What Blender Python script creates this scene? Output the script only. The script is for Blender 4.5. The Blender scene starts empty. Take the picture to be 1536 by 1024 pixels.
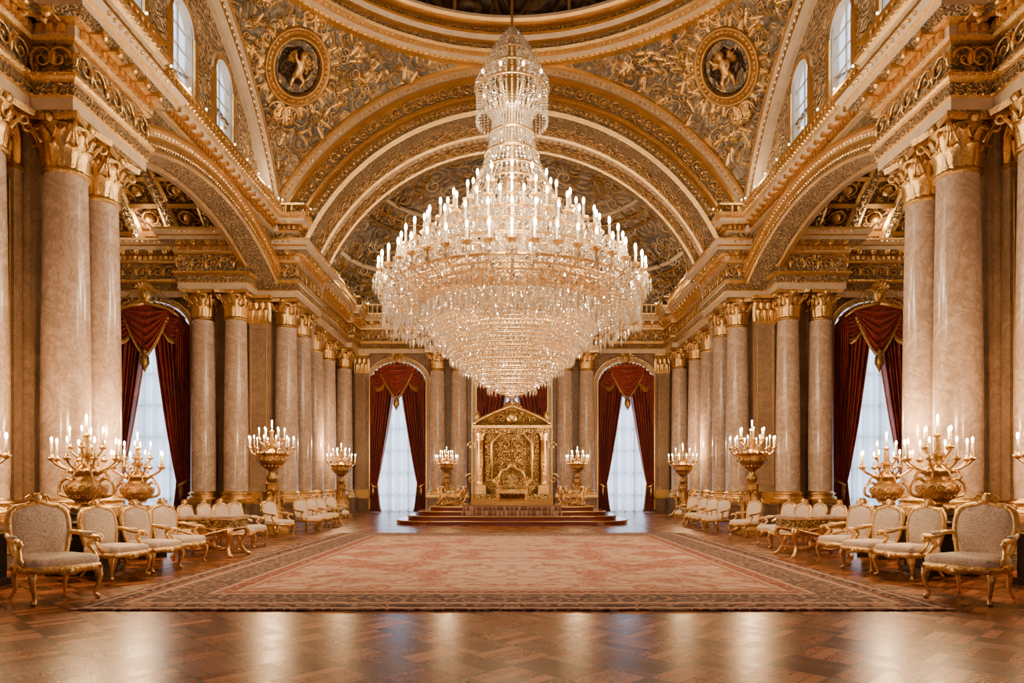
import bpy, math, random
import numpy as np
from mathutils import Vector, Matrix
random.seed(7); rng=np.random.default_rng(7)
pi=math.pi
S=bpy.context.scene
# ------------------------------------------------------------------ materials
class G:
    def __init__(s,name):
        s.m=bpy.data.materials.new(name); s.m.use_nodes=True; s.nt=s.m.node_tree; s.nt.nodes.clear()
        s.out=s.nt.nodes.new('ShaderNodeOutputMaterial')
    def n(s,t,ins=None,out=0,**props):
        nd=s.nt.nodes.new(t)
        for k,v in props.items(): setattr(nd,k,v)
        for k,v in (ins or {}).items():
            if isinstance(v,bpy.types.NodeSocket): s.nt.links.new(v,nd.inputs[k])
            else: nd.inputs[k].default_value=v
        return nd.outputs[out] if out is not None else nd
    def M(s,op,a,b=0.0,c=0.0,clamp=False):
        return s.n('ShaderNodeMath',{0:a,1:b,2:c},operation=op,use_clamp=clamp)
    def mix(s,f,a,b,bt='MIX'):
        nd=s.nt.nodes.new('ShaderNodeMix'); nd.data_type='RGBA'; nd.blend_type=bt
        for i,v in ((0,f),(6,a),(7,b)):
            if isinstance(v,bpy.types.NodeSocket): s.nt.links.new(v,nd.inputs[i])
            else: nd.inputs[i].default_value=(v if i==0 else (*v,1.0)[:4])
        return nd.outputs[2]
    def ramp(s,f,stops,interp='LINEAR'):
        nd=s.nt.nodes.new('ShaderNodeValToRGB'); cr=nd.color_ramp; cr.interpolation=interp
        while len(cr.elements)<len(stops): cr.elements.new(0.5)
        for e,(p,c) in zip(cr.elements,stops): e.position=p; e.color=(*c,1)
        s.nt.links.new(f,nd.inputs[0]); return nd.outputs[0]
    def co(s,scale=(1,1,1),rot=(0,0,0)):
        o=s.n('ShaderNodeTexCoord',out=3)
        return s.n('ShaderNodeMapping',{0:o,2:rot,3:scale})
    def noise(s,v,scale,detail=3,rough=.55,dist=0,out=0):
        return s.n('ShaderNodeTexNoise',{'Vector':v,'Scale':scale,'Detail':detail,'Roughness':rough,'Distortion':dist},out=out)
    def vor(s,v,scale,out=0): return s.n('ShaderNodeTexVoronoi',{'Vector':v,'Scale':scale},out=out)
    def bump(s,h,st=.4,d=.02): return s.n('ShaderNodeBump',{'Strength':st,'Distance':d,'Height':h})
    def bsdf(s,**k):
        mp={'col':'Base Color','rough':'Roughness','metal':'Metallic','nor':'Normal','em':'Emission Color','es':'Emission Strength','spec':'Specular IOR Level','coat':'Coat Weight','sheen':'Sheen Weight','trans':'Transmission Weight','coatr':'Coat Roughness'}
        ins={}
        for a,v in k.items():
            if isinstance(v,tuple) and len(v)==3: v=(*v,1)
            ins[mp[a]]=v
        return s.n('ShaderNodeBsdfPrincipled',ins)
    def end(s,sh): s.nt.links.new(sh,s.out.inputs[0]); MATS[s.m.name]=s.m; return s.m
MATS={}
def plain(name,col,rough=.5,metal=0,bs=0,bscale=8,var=.25,**k):
    g=G(name); c=g.co(); nz=g.noise(c,bscale,4)
    f=g.M('MULTIPLY_ADD',nz,2*var,1-var)
    col2=g.mix(1.0,col,g.n('ShaderNodeCombineColor',{0:f,1:f,2:f}),'MULTIPLY')
    a=dict(col=col2,rough=rough,metal=metal,**k)
    if bs: a['nor']=g.bump(nz,bs,.02)
    return g.end(g.bsdf(**a))
plain('cream',(.58,.455,.32),.45,var=.3,bscale=4,bs=.2)
plain('gold',(.84,.56,.22),.3,1,bs=.8,bscale=25,var=.55)
plain('gold_dark',(.48,.29,.10),.38,1,bs=.8,bscale=30,var=.6)
plain('bronze_black',(.035,.028,.022),.3,.6)
plain('candle',(.9,.8,.6),.5,em=(1,.66,.30),es=.5)
plain('wood_red',(.14,.022,.012),.22,coat=.4)
plain('frame_white',(.6,.58,.55),.5)
def marble(name,c1,c2,c3,rough=.2,vs=.85):
    g=G(name); c=g.co()
    n1=g.noise(c,.9,5,.6,1.2); n2=g.noise(c,1.3,9,.7,1.6); n4=g.noise(c,3.2,8,.65,2)
    vein=g.M('SUBTRACT',1.0,g.M('MULTIPLY',g.M('ABSOLUTE',g.M('SUBTRACT',n2,.5)),20.0,clamp=True),clamp=True)
    vein2=g.M('SUBTRACT',1.0,g.M('MULTIPLY',g.M('ABSOLUTE',g.M('SUBTRACT',n4,.5)),24.0,clamp=True),clamp=True)
    base=g.mix(g.M('MULTIPLY_ADD',n1,4.5,-1.7,clamp=True),c1,c2)
    n3=g.noise(c,9,6,.7)
    base=g.mix(g.M('MULTIPLY_ADD',n3,2.6,-1.15,clamp=True),base,c3)
    col=g.mix(g.M('MULTIPLY',g.M('MAXIMUM',vein,g.M('MULTIPLY',vein2,.7)),vs),base,tuple(x*.55 for x in c3))
    g.end(g.bsdf(col=col,rough=rough,spec=.5))
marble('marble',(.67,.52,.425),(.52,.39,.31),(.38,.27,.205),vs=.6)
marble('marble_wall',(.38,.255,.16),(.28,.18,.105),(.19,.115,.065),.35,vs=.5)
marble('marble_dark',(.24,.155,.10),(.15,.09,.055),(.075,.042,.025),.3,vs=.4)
def scroll_mask(g,c,scale):
    w=g.noise(c,scale*.8,3,out=1)
    v=g.n('ShaderNodeVectorMath',{0:w,1:(.5,.5,.5)},operation='SUBTRACT')
    v=g.n('ShaderNodeVectorMath',{0:v,3:.9/scale},operation='SCALE')
    v=g.n('ShaderNodeVectorMath',{0:c,1:v},operation='ADD')
    d=g.vor(v,scale); d2=g.vor(v,scale*3.1)
    r=g.M('SINE',g.M('MULTIPLY',d,19.0))
    a=g.M('MULTIPLY_ADD',r,2.2,-.7,clamp=True)
    b=g.M('MULTIPLY_ADD',d2,-6.0,2.0,clamp=True)
    m=g.M('MAXIMUM',a,g.M('MULTIPLY',b,.75))
    h=g.M('ADD',r,g.M('MULTIPLY',d2,-2.0))
    return m,h
def ornate(name,bg,bg2,gold=(.78,.51,.20),scale=3.0,cover=1.0,bs=1.0):
    g=G(name); c=g.co(); m,h=scroll_mask(g,c,scale)
    if cover<1: m=g.M('MULTIPLY',m,cover)
    nz=g.noise(c,scale*.35,3); b=g.mix(g.M('MULTIPLY_ADD',nz,4,-1.5,clamp=True),bg,bg2)
    relief_shade=g.M('MULTIPLY_ADD',h,.18,.98,clamp=True)  # low parts of the relief darkened, shade painted into the background colour
    b=g.mix(1.0,b,g.n('ShaderNodeCombineColor',{0:relief_shade,1:relief_shade,2:relief_shade}),'MULTIPLY')
    col=g.mix(m,b,gold)
    g.end(g.bsdf(col=col,metal=g.M('MULTIPLY',m,.85),rough=.38,nor=g.bump(h,bs,.06)))
ornate('ornate',(.54,.42,.28),(.38,.28,.17),scale=2.6)
ornate('ornate_fine',(.54,.42,.28),(.40,.30,.18),scale=5.0)
ornate('vault_paint',(.44,.38,.29),(.20,.19,.165),(.64,.44,.20),scale=1.5)
ornate('apse_paint',(.42,.355,.275),(.17,.145,.115),(.50,.36,.20),scale=1.1,cover=.75)
ornate('coffer',(.23,.12,.055),(.14,.07,.03),(.72,.44,.16),scale=2.2)
ornate('dome_paint',(.11,.075,.045),(.06,.04,.025),(.30,.19,.075),scale=.8,cover=.6)
ornate('medal_dark',(.045,.03,.022),(.08,.05,.035),(.4,.24,.08),scale=3,cover=.3)
ornate('throne_panel',(.52,.32,.10),(.38,.22,.065),(.95,.66,.25),scale=6,cover=.9)
def fabric():
    g=G('damask'); c=g.co(); m,h=scroll_mask(g,c,9)
    col=g.mix(g.M('MULTIPLY',m,.7),(.86,.73,.61),(.58,.455,.36))
    g.end(g.bsdf(col=col,rough=.7,sheen=.05,nor=g.bump(h,.15,.01)))
fabric()
def velvet():
    g=G('velvet'); c=g.co((1,1,.22)); m,h=scroll_mask(g,c,3.5)
    nz=g.noise(c,3,3)
    col=g.mix(g.M('MULTIPLY_ADD',nz,3,-1,clamp=True),(.31,.022,.012),(.12,.008,.006))
    col=g.mix(g.M('MULTIPLY',m,.3),col,(.52,.15,.045))
    g.end(g.bsdf(col=col,rough=.45,sheen=.08))
velvet()
def sheer():
    g=G('sheer'); 
    t=g.n('ShaderNodeBsdfTranslucent',{0:(.85,.9,1,1)}); d=g.n('ShaderNodeBsdfDiffuse',{0:(.8,.82,.88,1)}); tr=g.n('ShaderNodeBsdfTransparent',{0:(.9,.95,1,1)})
    a=g.n('ShaderNodeMixShader',{0:.3,1:t,2:d}); b=g.n('ShaderNodeMixShader',{0:.2,1:a,2:tr})
    g.end(b)
sheer()
def crystal():
    g=G('crystal')
    t=g.n('ShaderNodeBsdfTranslucent',{0:(1,.94,.84,1)}); d=g.n('ShaderNodeBsdfDiffuse',{0:(.92,.85,.74,1)}); gl=g.n('ShaderNodeBsdfGlossy',{0:(1,.98,.94,1),'Roughness':.08})
    a=g.n('ShaderNodeMixShader',{0:.45,1:t,2:d}); b=g.n('ShaderNodeMixShader',{0:.46,1:a,2:gl})
    g.end(b)
crystal()
def emis(name,col,st):
    g=G(name); g.end(g.n('ShaderNodeEmission',{0:(*col,1),1:st})); MATS[name].cycles.emission_sampling='NONE'
emis('flame',(1,.76,.42),30); emis('bulb',(1,.74,.42),9)
def parquet():
    g=G('parquet'); c=g.co((1,1,1),(0,0,pi/4)); sx=g.n('ShaderNodeSeparateXYZ',{0:c},out=None); x,y=sx.outputs[0],sx.outputs[1]
    C=.5
    cx=g.M('FLOOR',g.M('DIVIDE',x,C)); cy=g.M('FLOOR',g.M('DIVIDE',y,C))
    par=g.M('FLOORED_MODULO',g.M('ADD',cx,cy),2.0)
    q=g.M('ADD',g.M('MULTIPLY',x,par),g.M('MULTIPLY',y,g.M('SUBTRACT',1.0,par)))
    pk=g.M('DIVIDE',q,C/4); pi_=g.M('FLOOR',pk); fr=g.M('FRACT',pk)
    rnd=g.n('ShaderNodeTexWhiteNoise',{0:g.n('ShaderNodeCombineXYZ',{0:cx,1:cy,2:pi_})},noise_dimensions='3D')
    gap=g.M('LESS_THAN',g.M('MINIMUM',fr,g.M('SUBTRACT',1.0,fr)),.055)
    fx=g.M('FRACT',g.M('DIVIDE',x,C)); fy=g.M('FRACT',g.M('DIVIDE',y,C))
    e=g.M('MINIMUM',g.M('MINIMUM',fx,g.M('SUBTRACT',1.0,fx)),g.M('MINIMUM',fy,g.M('SUBTRACT',1.0,fy)))
    border=g.M('LESS_THAN',e,.03)
    gr=g.noise(g.co((3,3,3)),6,6,.7,2)
    v=g.M('ADD',g.M('ADD',g.M('MULTIPLY',rnd,.42),g.M('MULTIPLY',gr,.28)),g.M('MULTIPLY',par,.26))
    col=g.ramp(v,[(.1,(.05,.013,.004)),(.5,(.19,.058,.016)),(.95,(.46,.165,.048))])
    dk=g.M('MAXIMUM',border,gap)
    col=g.mix(g.M('MULTIPLY',dk,.85),col,(.016,.005,.002))
    ro=g.M('ADD',g.M('MULTIPLY_ADD',gr,.16,.17),g.M('MULTIPLY',rnd,.05))
    g.end(g.bsdf(col=col,rough=ro,spec=.25,nor=g.bump(g.M('ADD',g.M('ADD',g.noise(g.co(),5,2),g.M('MULTIPLY',dk,-1.0)),g.M('MULTIPLY',rnd,.15)),.07,.01)))
parquet()
CW,CL=10.5,12.8
def carpet_mat():
    g=G('carpet_pile'); c=g.co(); sx=g.n('ShaderNodeSeparateXYZ',{0:c},out=None); ax=g.M('ABSOLUTE',sx.outputs[0]); ay=g.M('ABSOLUTE',sx.outputs[1])
    e=g.M('MINIMUM',g.M('SUBTRACT',CW/2,ax),g.M('SUBTRACT',CL/2,ay))
    f=g.n('ShaderNodeCombineXYZ',{0:ax,1:ay,2:0.0})
    m,h=scroll_mask(g,f,1.3); m2,h2=scroll_mask(g,f,3.2); n1=g.noise(f,.55,2,.5,1.0)
    field=g.ramp(n1,[(0,(.40,.155,.12)),(.40,(.44,.20,.155)),(.47,(.62,.45,.35)),(.56,(.56,.38,.29)),(.62,(.42,.18,.14)),(1,(.40,.16,.12))])
    field=g.mix(g.M('MULTIPLY',m,.6),field,(.32,.10,.075)); field=g.mix(g.M('MULTIPLY',m2,.45),field,(.64,.49,.39))
    bands=g.ramp(g.M('DIVIDE',e,2.0),[(0,(.13,.06,.05)),(.04,(.45,.31,.23)),(.07,(.075,.045,.04)),(.16,(.24,.10,.08)),(.2,(.45,.32,.24)),(.24,(.13,.09,.085)),(.56,(.46,.33,.25)),(.60,(.27,.095,.07)),(.7,(.48,.35,.27)),(.74,(.36,.15,.115))],'CONSTANT')
    bands=g.mix(g.M('MULTIPLY',m2,.6),bands,(.48,.31,.235))
    isf=g.M('GREATER_THAN',e,1.55)
    col=g.mix(isf,bands,field)
    g.end(g.bsdf(col=col,rough=.95,spec=.1,nor=g.bump(g.noise(c,60,2),.3,.01)))
carpet_mat()
# ------------------------------------------------------------------ mesh builder
class MB:
    def __init__(s): s.v=[];s.f=[];s.mi=[];s.sm=[];s.mats=[]
    def add(s,vf,mat,smooth=False,M=None):
        v,f=vf; o=len(s.v)
        if M is not None: v=[tuple(M@Vector(p)) for p in v]
        s.v.extend(v)
        if mat not in s.mats: s.mats.append(mat)
        k=s.mats.index(mat)
        for q in f: s.f.append(tuple(i+o for i in q)); s.mi.append(k); s.sm.append(smooth)
        return s
    def mesh(s,name):
        me=bpy.data.meshes.new(name); me.from_pydata(s.v,[],s.f)
        for m in s.mats: me.materials.append(MATS[m])
        me.polygons.foreach_set('material_index',s.mi); me.polygons.foreach_set('use_smooth',s.sm); me.update(); return me
    def obj(s,name,parent=None,loc=(0,0,0),rot=(0,0,0),scale=(1,1,1)):
        return place(s.mesh(name+'_mesh'),name,loc,rot,scale,parent)
def place(me,name,loc=(0,0,0),rot=(0,0,0),scale=(1,1,1),parent=None):
    o=bpy.data.objects.new(name,me); S.collection.objects.link(o); o.location=loc; o.rotation_euler=rot
    if isinstance(scale,(int,float)): scale=(scale,)*3
    o.scale=scale; o.parent=parent; return o
def empty(name,loc=(0,0,0),rot=(0,0,0),scale=(1,1,1),parent=None):
    o=place(None,name,loc,rot,scale,parent); o.empty_display_size=.2; return o
def box(x0,x1,y0,y1,z0,z1):
    v=[(x,y,z) for z in (z0,z1) for y in (y0,y1) for x in (x0,x1)]
    return v,[(0,2,3,1),(4,5,7,6),(0,1,5,4),(2,6,7,3),(0,4,6,2),(1,3,7,5)]
def lathe(pr,n=24,c=(0,0,0),a0=0,a1=2*pi,ph=0):
    full=abs(a1-a0-2*pi)<1e-6; m=n if full else n+1
    v=[];f=[]
    for r,z in pr:
        for i in range(m):
            a=a0+(a1-a0)*i/n+ph; v.append((c[0]+r*math.cos(a),c[1]+r*math.sin(a),c[2]+z))
    for j in range(len(pr)-1):
        for i in range(n):
            k=(i+1)%m; f.append((j*m+i,j*m+k,(j+1)*m+k,(j+1)*m+i))
    return v,f
def tube(pts,rad,n=6,closed=False,cap=True):
    P=[Vector(p) for p in pts]; L=len(P)
    if not hasattr(rad,'__len__'): rad=[rad]*L
    v=[];f=[];up=None
    for i,p in enumerate(P):
        if closed: t=(P[(i+1)%L]-P[i-1])
        else: t=P[min(i+1,L-1)]-P[max(i-1,0)]
        if t.length<1e-9: t=Vector((0,0,1))
        t.normalize()
        if up is None:
            up=Vector((0,0,1)) if abs(t.z)<.9 else Vector((1,0,0))
        up=(up-t*up.dot(t)); 
        if up.length<1e-6: up=t.orthogonal()
        up.normalize(); b=t.cross(up)
        for k in range(n):
            a=2*pi*k/n; v.append(tuple(p+(up*math.cos(a)+b*math.sin(a))*rad[i]))
    for i in range(L if closed else L-1):
        j=(i+1)%L
        for k in range(n):
            l=(k+1)%n; f.append((i*n+k,i*n+l,j*n+l,j*n+k))
    if cap and not closed: f.append(tuple(range(n))[::-1]); f.append(tuple((L-1)*n+k for k in range(n)))
    return v,f
def ell(c,r,nu=10,nv=6):
    if not hasattr(r,'__len__'): r=(r,)*3
    v=[];f=[]
    for j in range(nv+1):
        t=-pi/2+pi*j/nv
        for i in range(nu):
            a=2*pi*i/nu; v.append((c[0]+r[0]*math.cos(t)*math.cos(a),c[1]+r[1]*math.cos(t)*math.sin(a),c[2]+r[2]*math.sin(t)))
    for j in range(nv):
        for i in range(nu):
            k=(i+1)%nu; f.append((j*nu+i,j*nu+k,(j+1)*nu+k,(j+1)*nu+i))
    return v,f
def octa(c,r,h=None):
    h=h or r; x,y,z=c
    return [(x+r,y,z),(x,y+r,z),(x-r,y,z),(x,y-r,z),(x,y,z+h),(x,y,z-h)],[(0,1,4),(1,2,4),(2,3,4),(3,0,4),(1,0,5),(2,1,5),(3,2,5),(0,3,5)]
def grid(fn,nu,nv):
    v=[fn(i/nu,j/nv) for j in range(nv+1) for i in range(nu+1)]
    f=[(j*(nu+1)+i,j*(nu+1)+i+1,(j+1)*(nu+1)+i+1,(j+1)*(nu+1)+i) for j in range(nv) for i in range(nu)]
    return v,f
def catmull(pts,n=6,closed=False):
    P=[Vector(p) for p in pts]; L=len(P); out=[]
    rng_=range(L if closed else L-1)
    for i in rng_:
        g_=(lambda k:P[k%L]) if closed else (lambda k:P[max(0,min(L-1,k))])
        a,b,c,d=g_(i-1),g_(i),g_(i+1),g_(i+2)
        for k in range(n):
            t=k/n; out.append(.5*((2*b)+(c-a)*t+(2*a-5*b+4*c-d)*t*t+(3*b-a-3*c+d)*t**3))
    if not closed: out.append(P[-1])
    return out
def scroll_t(turns=1.4,n=16,r=.06,flip=1):
    pts=[];rr=[]
    for i in range(n+1):
        t=i/n; a=turns*2*pi*t; R=.42*(1-t)+.06
        pts.append((flip*(R*math.cos(a)-.1),-.03*math.sin(pi*t),R*math.sin(a))); rr.append(r*(1-.5*t))
    return tube(pts,rr,4)
SC1=scroll_t(); SC2=scroll_t(flip=-1)
def leaf(W=.17,H=.45,out=.2):
    pr=[(0,0),(.1,.33),(.2,.66),(.45,.9),(.85,1.0),(1.05,.84)]; wd=[.75,.95,1,.85,.6,.12]
    v=[]
    for (o,z),w in zip(pr,wd):
        for k in (-1,-.5,0,.5,1): v.append((k*w*W*.5,-(o*out)+abs(k)*.035*1.0-(.02 if k==0 else 0),z*H))
    f=[(j*5+i,j*5+i+1,(j+1)*5+i+1,(j+1)*5+i) for j in range(5) for i in range(4)]
    return v,f
def RZ(a): return Matrix.Rotation(a,4,'Z')
def T(*p): return Matrix.Translation(Vector(p))
# ------------------------------------------------------------------ columns
def column_mesh():
    b=MB()
    for h,z0,z1,m in ((.56,0,.16,'marble_dark'),(.5,.16,.72,'marble_dark'),(.545,.72,.80,'marble_dark'),(.56,.80,.85,'gold_dark'),(.53,.85,.95,'gold')):
        b.add(box(-h,h,-h,h,z0,z1),m)
    for a in range(4):
        b.add(tube([(-.38,-.505,.26),(.38,-.505,.26),(.38,-.505,.63),(-.38,-.505,.63)],.014,4,closed=True),'gold_dark',False,RZ(a*pi/2))
    b.add(lathe([(.52,.95),(.55,1.0),(.52,1.05),(.46,1.07),(.45,1.11),(.5,1.14),(.5,1.18),(.45,1.21),(.43,1.25)],28),'gold',True)
    b.add(lathe([(.43-.06*max(0,(t-.25)/.75)**1.4,1.25+6.2*t) for t in [i/12 for i in range(13)]],28),'marble',True)
    b.add(lathe([(.37,7.45),(.42,7.48),(.42,7.54),(.37,7.57),(.36,7.6),(.37,7.95),(.42,8.2),(.5,8.36)],24),'gold_dark',True)
    L1=leaf(.28,.42,.17); L2=leaf(.26,.72,.2); L3=leaf(.16,.85,.24)
    for i in range(8):
        b.add(L1,'gold',True,RZ(i*pi/4)@T(0,-.37,7.55)); b.add(L2,'gold',True,RZ(i*pi/4+pi/8)@T(0,-.375,7.55))
    for i in range(4):
        R=RZ(i*pi/2+pi/4)
        for s in (-1,1):
            pts=[];rr=[]
            for k in range(15):
                t=k/14
                if t<.45: q=t/.45; pts.append((s*.10*(1-q),-.42-.2*q,8.0+.33*q))
                else:
                    q=(t-.45)/.55; a=pi/2-q*1.5*pi*1.3; R_=.10*(1-.6*q); pts.append((s*.015,-.62-R_*math.cos(a)*1.0,8.24+R_*math.sin(a)))
                rr.append(.035-.012*t)
            b.add(tube(pts,rr,5),'gold',True,R)
        b.add(L3,'gold',True,R@T(0,-.38,7.5))
        b.add(ell((0,-.5,8.42),(.1,.06,.09),8,5),'gold',True,RZ(i*pi/2))
        for s in (-1,1):
            b.add(tube([(s*.02,-.42,8.05),(s*.1,-.45,8.22),(s*.16,-.46,8.3),(s*.13,-.46,8.24)],[.03,.03,.03,.02],5),'gold',True,RZ(i*pi/2))
    n=6; ab=[]
    for i in range(4):
        for k in range(n):
            t=-1+2*k/n; x=t*.56; y=-.56+.1*(1-t*t); c,s_=math.cos(i*pi/2),math.sin(i*pi/2); ab.append((x*c-y*s_,x*s_+y*c))
    N=len(ab)
    b.add(([(x,y,8.38) for x,y in ab]+[(x*1.04,y*1.04,8.5) for x,y in ab],[(i,(i+1)%N,N+(i+1)%N,N+i) for i in range(N)]+[tuple(range(N))[::-1]]),'gold')
    return b.mesh('marble_column_mesh')
COL=column_mesh()
def pilaster_mesh():
    b=MB(); w=.36;d=.22
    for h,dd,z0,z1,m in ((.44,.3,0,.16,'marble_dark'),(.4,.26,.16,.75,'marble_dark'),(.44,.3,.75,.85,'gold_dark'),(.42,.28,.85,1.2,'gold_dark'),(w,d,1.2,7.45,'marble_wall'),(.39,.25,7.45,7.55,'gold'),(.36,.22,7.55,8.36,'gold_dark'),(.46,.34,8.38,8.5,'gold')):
        b.add(box(-h,h,-dd,0,z0,z1),m)
    b.add(tube([(-w+.07,-d-.01,1.45),(w-.07,-d-.01,1.45),(w-.07,-d-.01,7.25),(-w+.07,-d-.01,7.25)],.018,4,closed=True),'gold_dark')
    for x in (-.24,0,.24): b.add(leaf(.24,.42,.13),'gold',True,T(x,-.22,7.55))
    for x in (-.36,-.12,.12,.36): b.add(leaf(.22,.72,.15),'gold',True,T(x,-.21,7.55))
    for s in (-1,1): b.add(SC1 if s>0 else SC2,'gold',True,T(s*.34,-.36,8.22)@Matrix.Scale(.26,4))
    return b.mesh('pilaster_mesh')
PIL=pilaster_mesh()
cols=[(-9.5,12.2),(-8.72,13.35),(-8.86,14.65),(-11.3,25.0),(-10.1,25.0),(-8.65,26.2),(-8.65,28.0),(-8.98,31.0),(-8.98,33.2),(-8.72,35.5),(-3.95,36.1),(-2.8,36.1),(-9.5,7.0),(-9.5,5.5)]
for x,y in cols:
    for s in (1,-1): place(COL,'marble_column',(s*x,y,0))
pils=[(-9.72,13.05,0),(-9.4,25.55,0),(-8.1,36.85,0),(-10.03,10.2,1),(-10.03,8.6,1),(-10.03,3,1),(-10.03,0,1),(-9.15,27.1,1),(-9.65,29.8,1),(-9.65,32.1,1),(-9.65,34.4,1)]
for x,y,sd in pils:
    for s in (1,-1):
        place(PIL,'marble_pilaster',(s*x,y,0),(0,0,(pi/2*s if sd else 0)))
# ------------------------------------------------------------------ room shell
f=MB(); f.add(box(-17,17,-9,38.2,-.2,0),'parquet'); f.obj('floor')
def spandrel(b,cx,half,zs,zt,ztop,y0,y1,mat,n=20):
    for i in range(n):
        xa=-math.cos(pi*i/n)*half; xb=-math.cos(pi*(i+1)/n)*half
        za=zs+(zt-zs)*math.sin(pi*i/n); zb=zs+(zt-zs)*math.sin(pi*(i+1)/n)
        v=[(cx+xa,y0,za),(cx+xb,y0,zb),(cx+xb,y0,ztop),(cx+xa,y0,ztop),(cx+xa,y1,za),(cx+xb,y1,zb)]
        b.add((v,[(0,1,2,3),(0,4,5,1)]),mat)
def arch_trim(b,cx,y,half,zs,zt,w=.28,mats=('gold','cream','gold')):
    prof=[(0,0,0),(0,-.14,0),(.06,-.14,0),(.08,-.08,1),(w-.08,-.08,1),(w-.06,-.16,2),(w,-.16,2),(w,0,2)]
    path=[(-half,0),(-half,zs)]+[(-math.cos(pi*i/24)*half,zs+(zt-zs)*math.sin(pi*i/24)) for i in range(1,24)]+[(half,zs),(half,0)]
    L=len(path)
    for k in range(len(prof)-1):
        v=[]
        for i,(x,z) in enumerate(path):
            a=Vector(path[max(i-1,0)]);c=Vector(path[min(i+1,L-1)]); t=(c-a).normalized(); n=Vector((-t.y,t.x))
            for q in (prof[k],prof[k+1]): v.append((cx+x+n.x*q[0],y+q[1],z+n.y*q[0]))
        b.add((v,[(2*i,2*i+1,2*i+3,2*i+2) for i in range(L-1)]),mats[prof[k][2]])
w=MB()
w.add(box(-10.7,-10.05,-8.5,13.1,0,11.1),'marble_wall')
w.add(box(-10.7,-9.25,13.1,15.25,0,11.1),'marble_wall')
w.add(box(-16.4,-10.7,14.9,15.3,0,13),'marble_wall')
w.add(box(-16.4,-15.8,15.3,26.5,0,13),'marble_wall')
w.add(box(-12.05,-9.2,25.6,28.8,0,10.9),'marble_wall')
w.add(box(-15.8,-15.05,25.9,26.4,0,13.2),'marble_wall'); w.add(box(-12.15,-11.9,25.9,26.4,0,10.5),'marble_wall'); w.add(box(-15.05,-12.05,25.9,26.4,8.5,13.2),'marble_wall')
w.add(box(-12.15,-8.9,25.62,25.9,10.5,13.3),'ornate')
spandrel(w,-13.6,1.45,7.3,8.4,8.5,25.9,26.4,'marble_wall')
w.add(box(-10.3,-9.7,28.8,38,0,11),'marble_wall')
w.add(box(-10.2,-8.4,-8,15.25,10.5,10.9),'ornate'); w.add(box(-12,-7.9,25.0,28.8,10.5,10.9),'ornate')
w.add(box(-9.6,-8.85,-8.5,7.7,10.9,17),'cream')
for y in (1.5,4.3,9.4,11.4):
    w.add(box(-10.06,-10.02,y-.5,y+.5,1.6,7),'marble')
for y in (30.4,32.1,33.9): w.add(box(-9.71,-9.66,y-.3,y+.3,1.5,7),'marble')
A_cy,A_half,A_zs,A_rise=20.3,5.05,8.95,1.25
A_R=(A_half**2+A_rise**2)/(2*A_rise); A_cz=A_zs+A_rise-A_R
def archz(y,R,cz,cy): return cz+math.sqrt(max(0,R*R-(y-cy)**2))
N=30
for i in range(N):
    ya=A_cy-A_half+2*A_half*i/N; yb=ya+2*A_half/N; za=archz(ya,A_R,A_cz,A_cy); zb=archz(yb,A_R,A_cz,A_cy)
    w.add(([(-8.8,ya,za),(-8.8,yb,zb),(-8.8,yb,11.1),(-8.8,ya,11.1),(-9.7,ya,za),(-9.7,yb,zb)],[(0,1,2,3),(0,4,5,1)]),'ornate_fine')
def arc_sweep(b,c,plane,R,a0,a1,n,prof,mats,smooth=False):
    for k in range(len(prof)-1):
        v=[]
        for i in range(n+1):
            a=a0+(a1-a0)*i/n
            for dr,dd in (prof[k],prof[k+1]):
                ca,sa=(R+dr)*math.cos(a),(R+dr)*math.sin(a)
                v.append((c[0]+ca,c[1]+dd,c[2]+sa) if plane=='x' else (c[0]+dd,c[1]+ca,c[2]+sa))
        b.add((v,[(2*i,2*i+1,2*i+3,2*i+2) for i in range(n)]),mats[k] if isinstance(mats,(list,tuple)) else mats,smooth)
def arc_beads(b,c,plane,R,a0,a1,sp,dd,r=.06,mat='gold'):
    n=int(R*(a1-a0)/sp)
    for i in range(n+1):
        a=a0+(a1-a0)*i/n; ca,sa=R*math.cos(a),R*math.sin(a)
        b.add(octa((c[0]+ca,c[1]+dd,c[2]+sa) if plane=='x' else (c[0]+dd,c[1]+ca,c[2]+sa),r),mat)
def place_scroll(b,M,mat='gold'): b.add(SC1 if random.random()<.5 else SC2,mat,True,M)
a_=math.asin(A_half/A_R)
cA=(-8.8,A_cy,A_cz)
arc_sweep(w,cA,'y',A_R,pi/2-a_,pi/2+a_,40,[(r*.72,d) for r,d in [(-.05,-.6),(-.05,.06),(.03,.12),(.1,.12),(.13,.06),(.38,.08),(.4,.16),(.5,.16),(.53,.1),(.72,.12),(.75,.22),(.85,.22),(.85,0)]],['ornate_fine','gold','gold','cream','ornate_fine','gold','gold','cream','cream','gold','gold','gold'])
arc_beads(w,cA,'y',A_R+.18,pi/2-a_,pi/2+a_,.14,.1,.05); arc_beads(w,cA,'y',A_R+.45,pi/2-a_,pi/2+a_,.18,.14,.06)
arc_sweep(w,(-8.8,A_cy,A_cz),'y',A_R,pi/2-a_,pi/2+a_,40,[(0,-.9),(-.08,-.9),(-.08,-.75),(0,-.7)],'gold')
vc=(0,20.45,12.9-6.85); vR=6.85; va=math.asin(5.25/6.85)
arc_sweep(w,(-8.9,vc[1],vc[2]),'y',vR,pi/2-va,pi/2+va,30,[(0,-7.2),(0,0)],'coffer',True)
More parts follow.
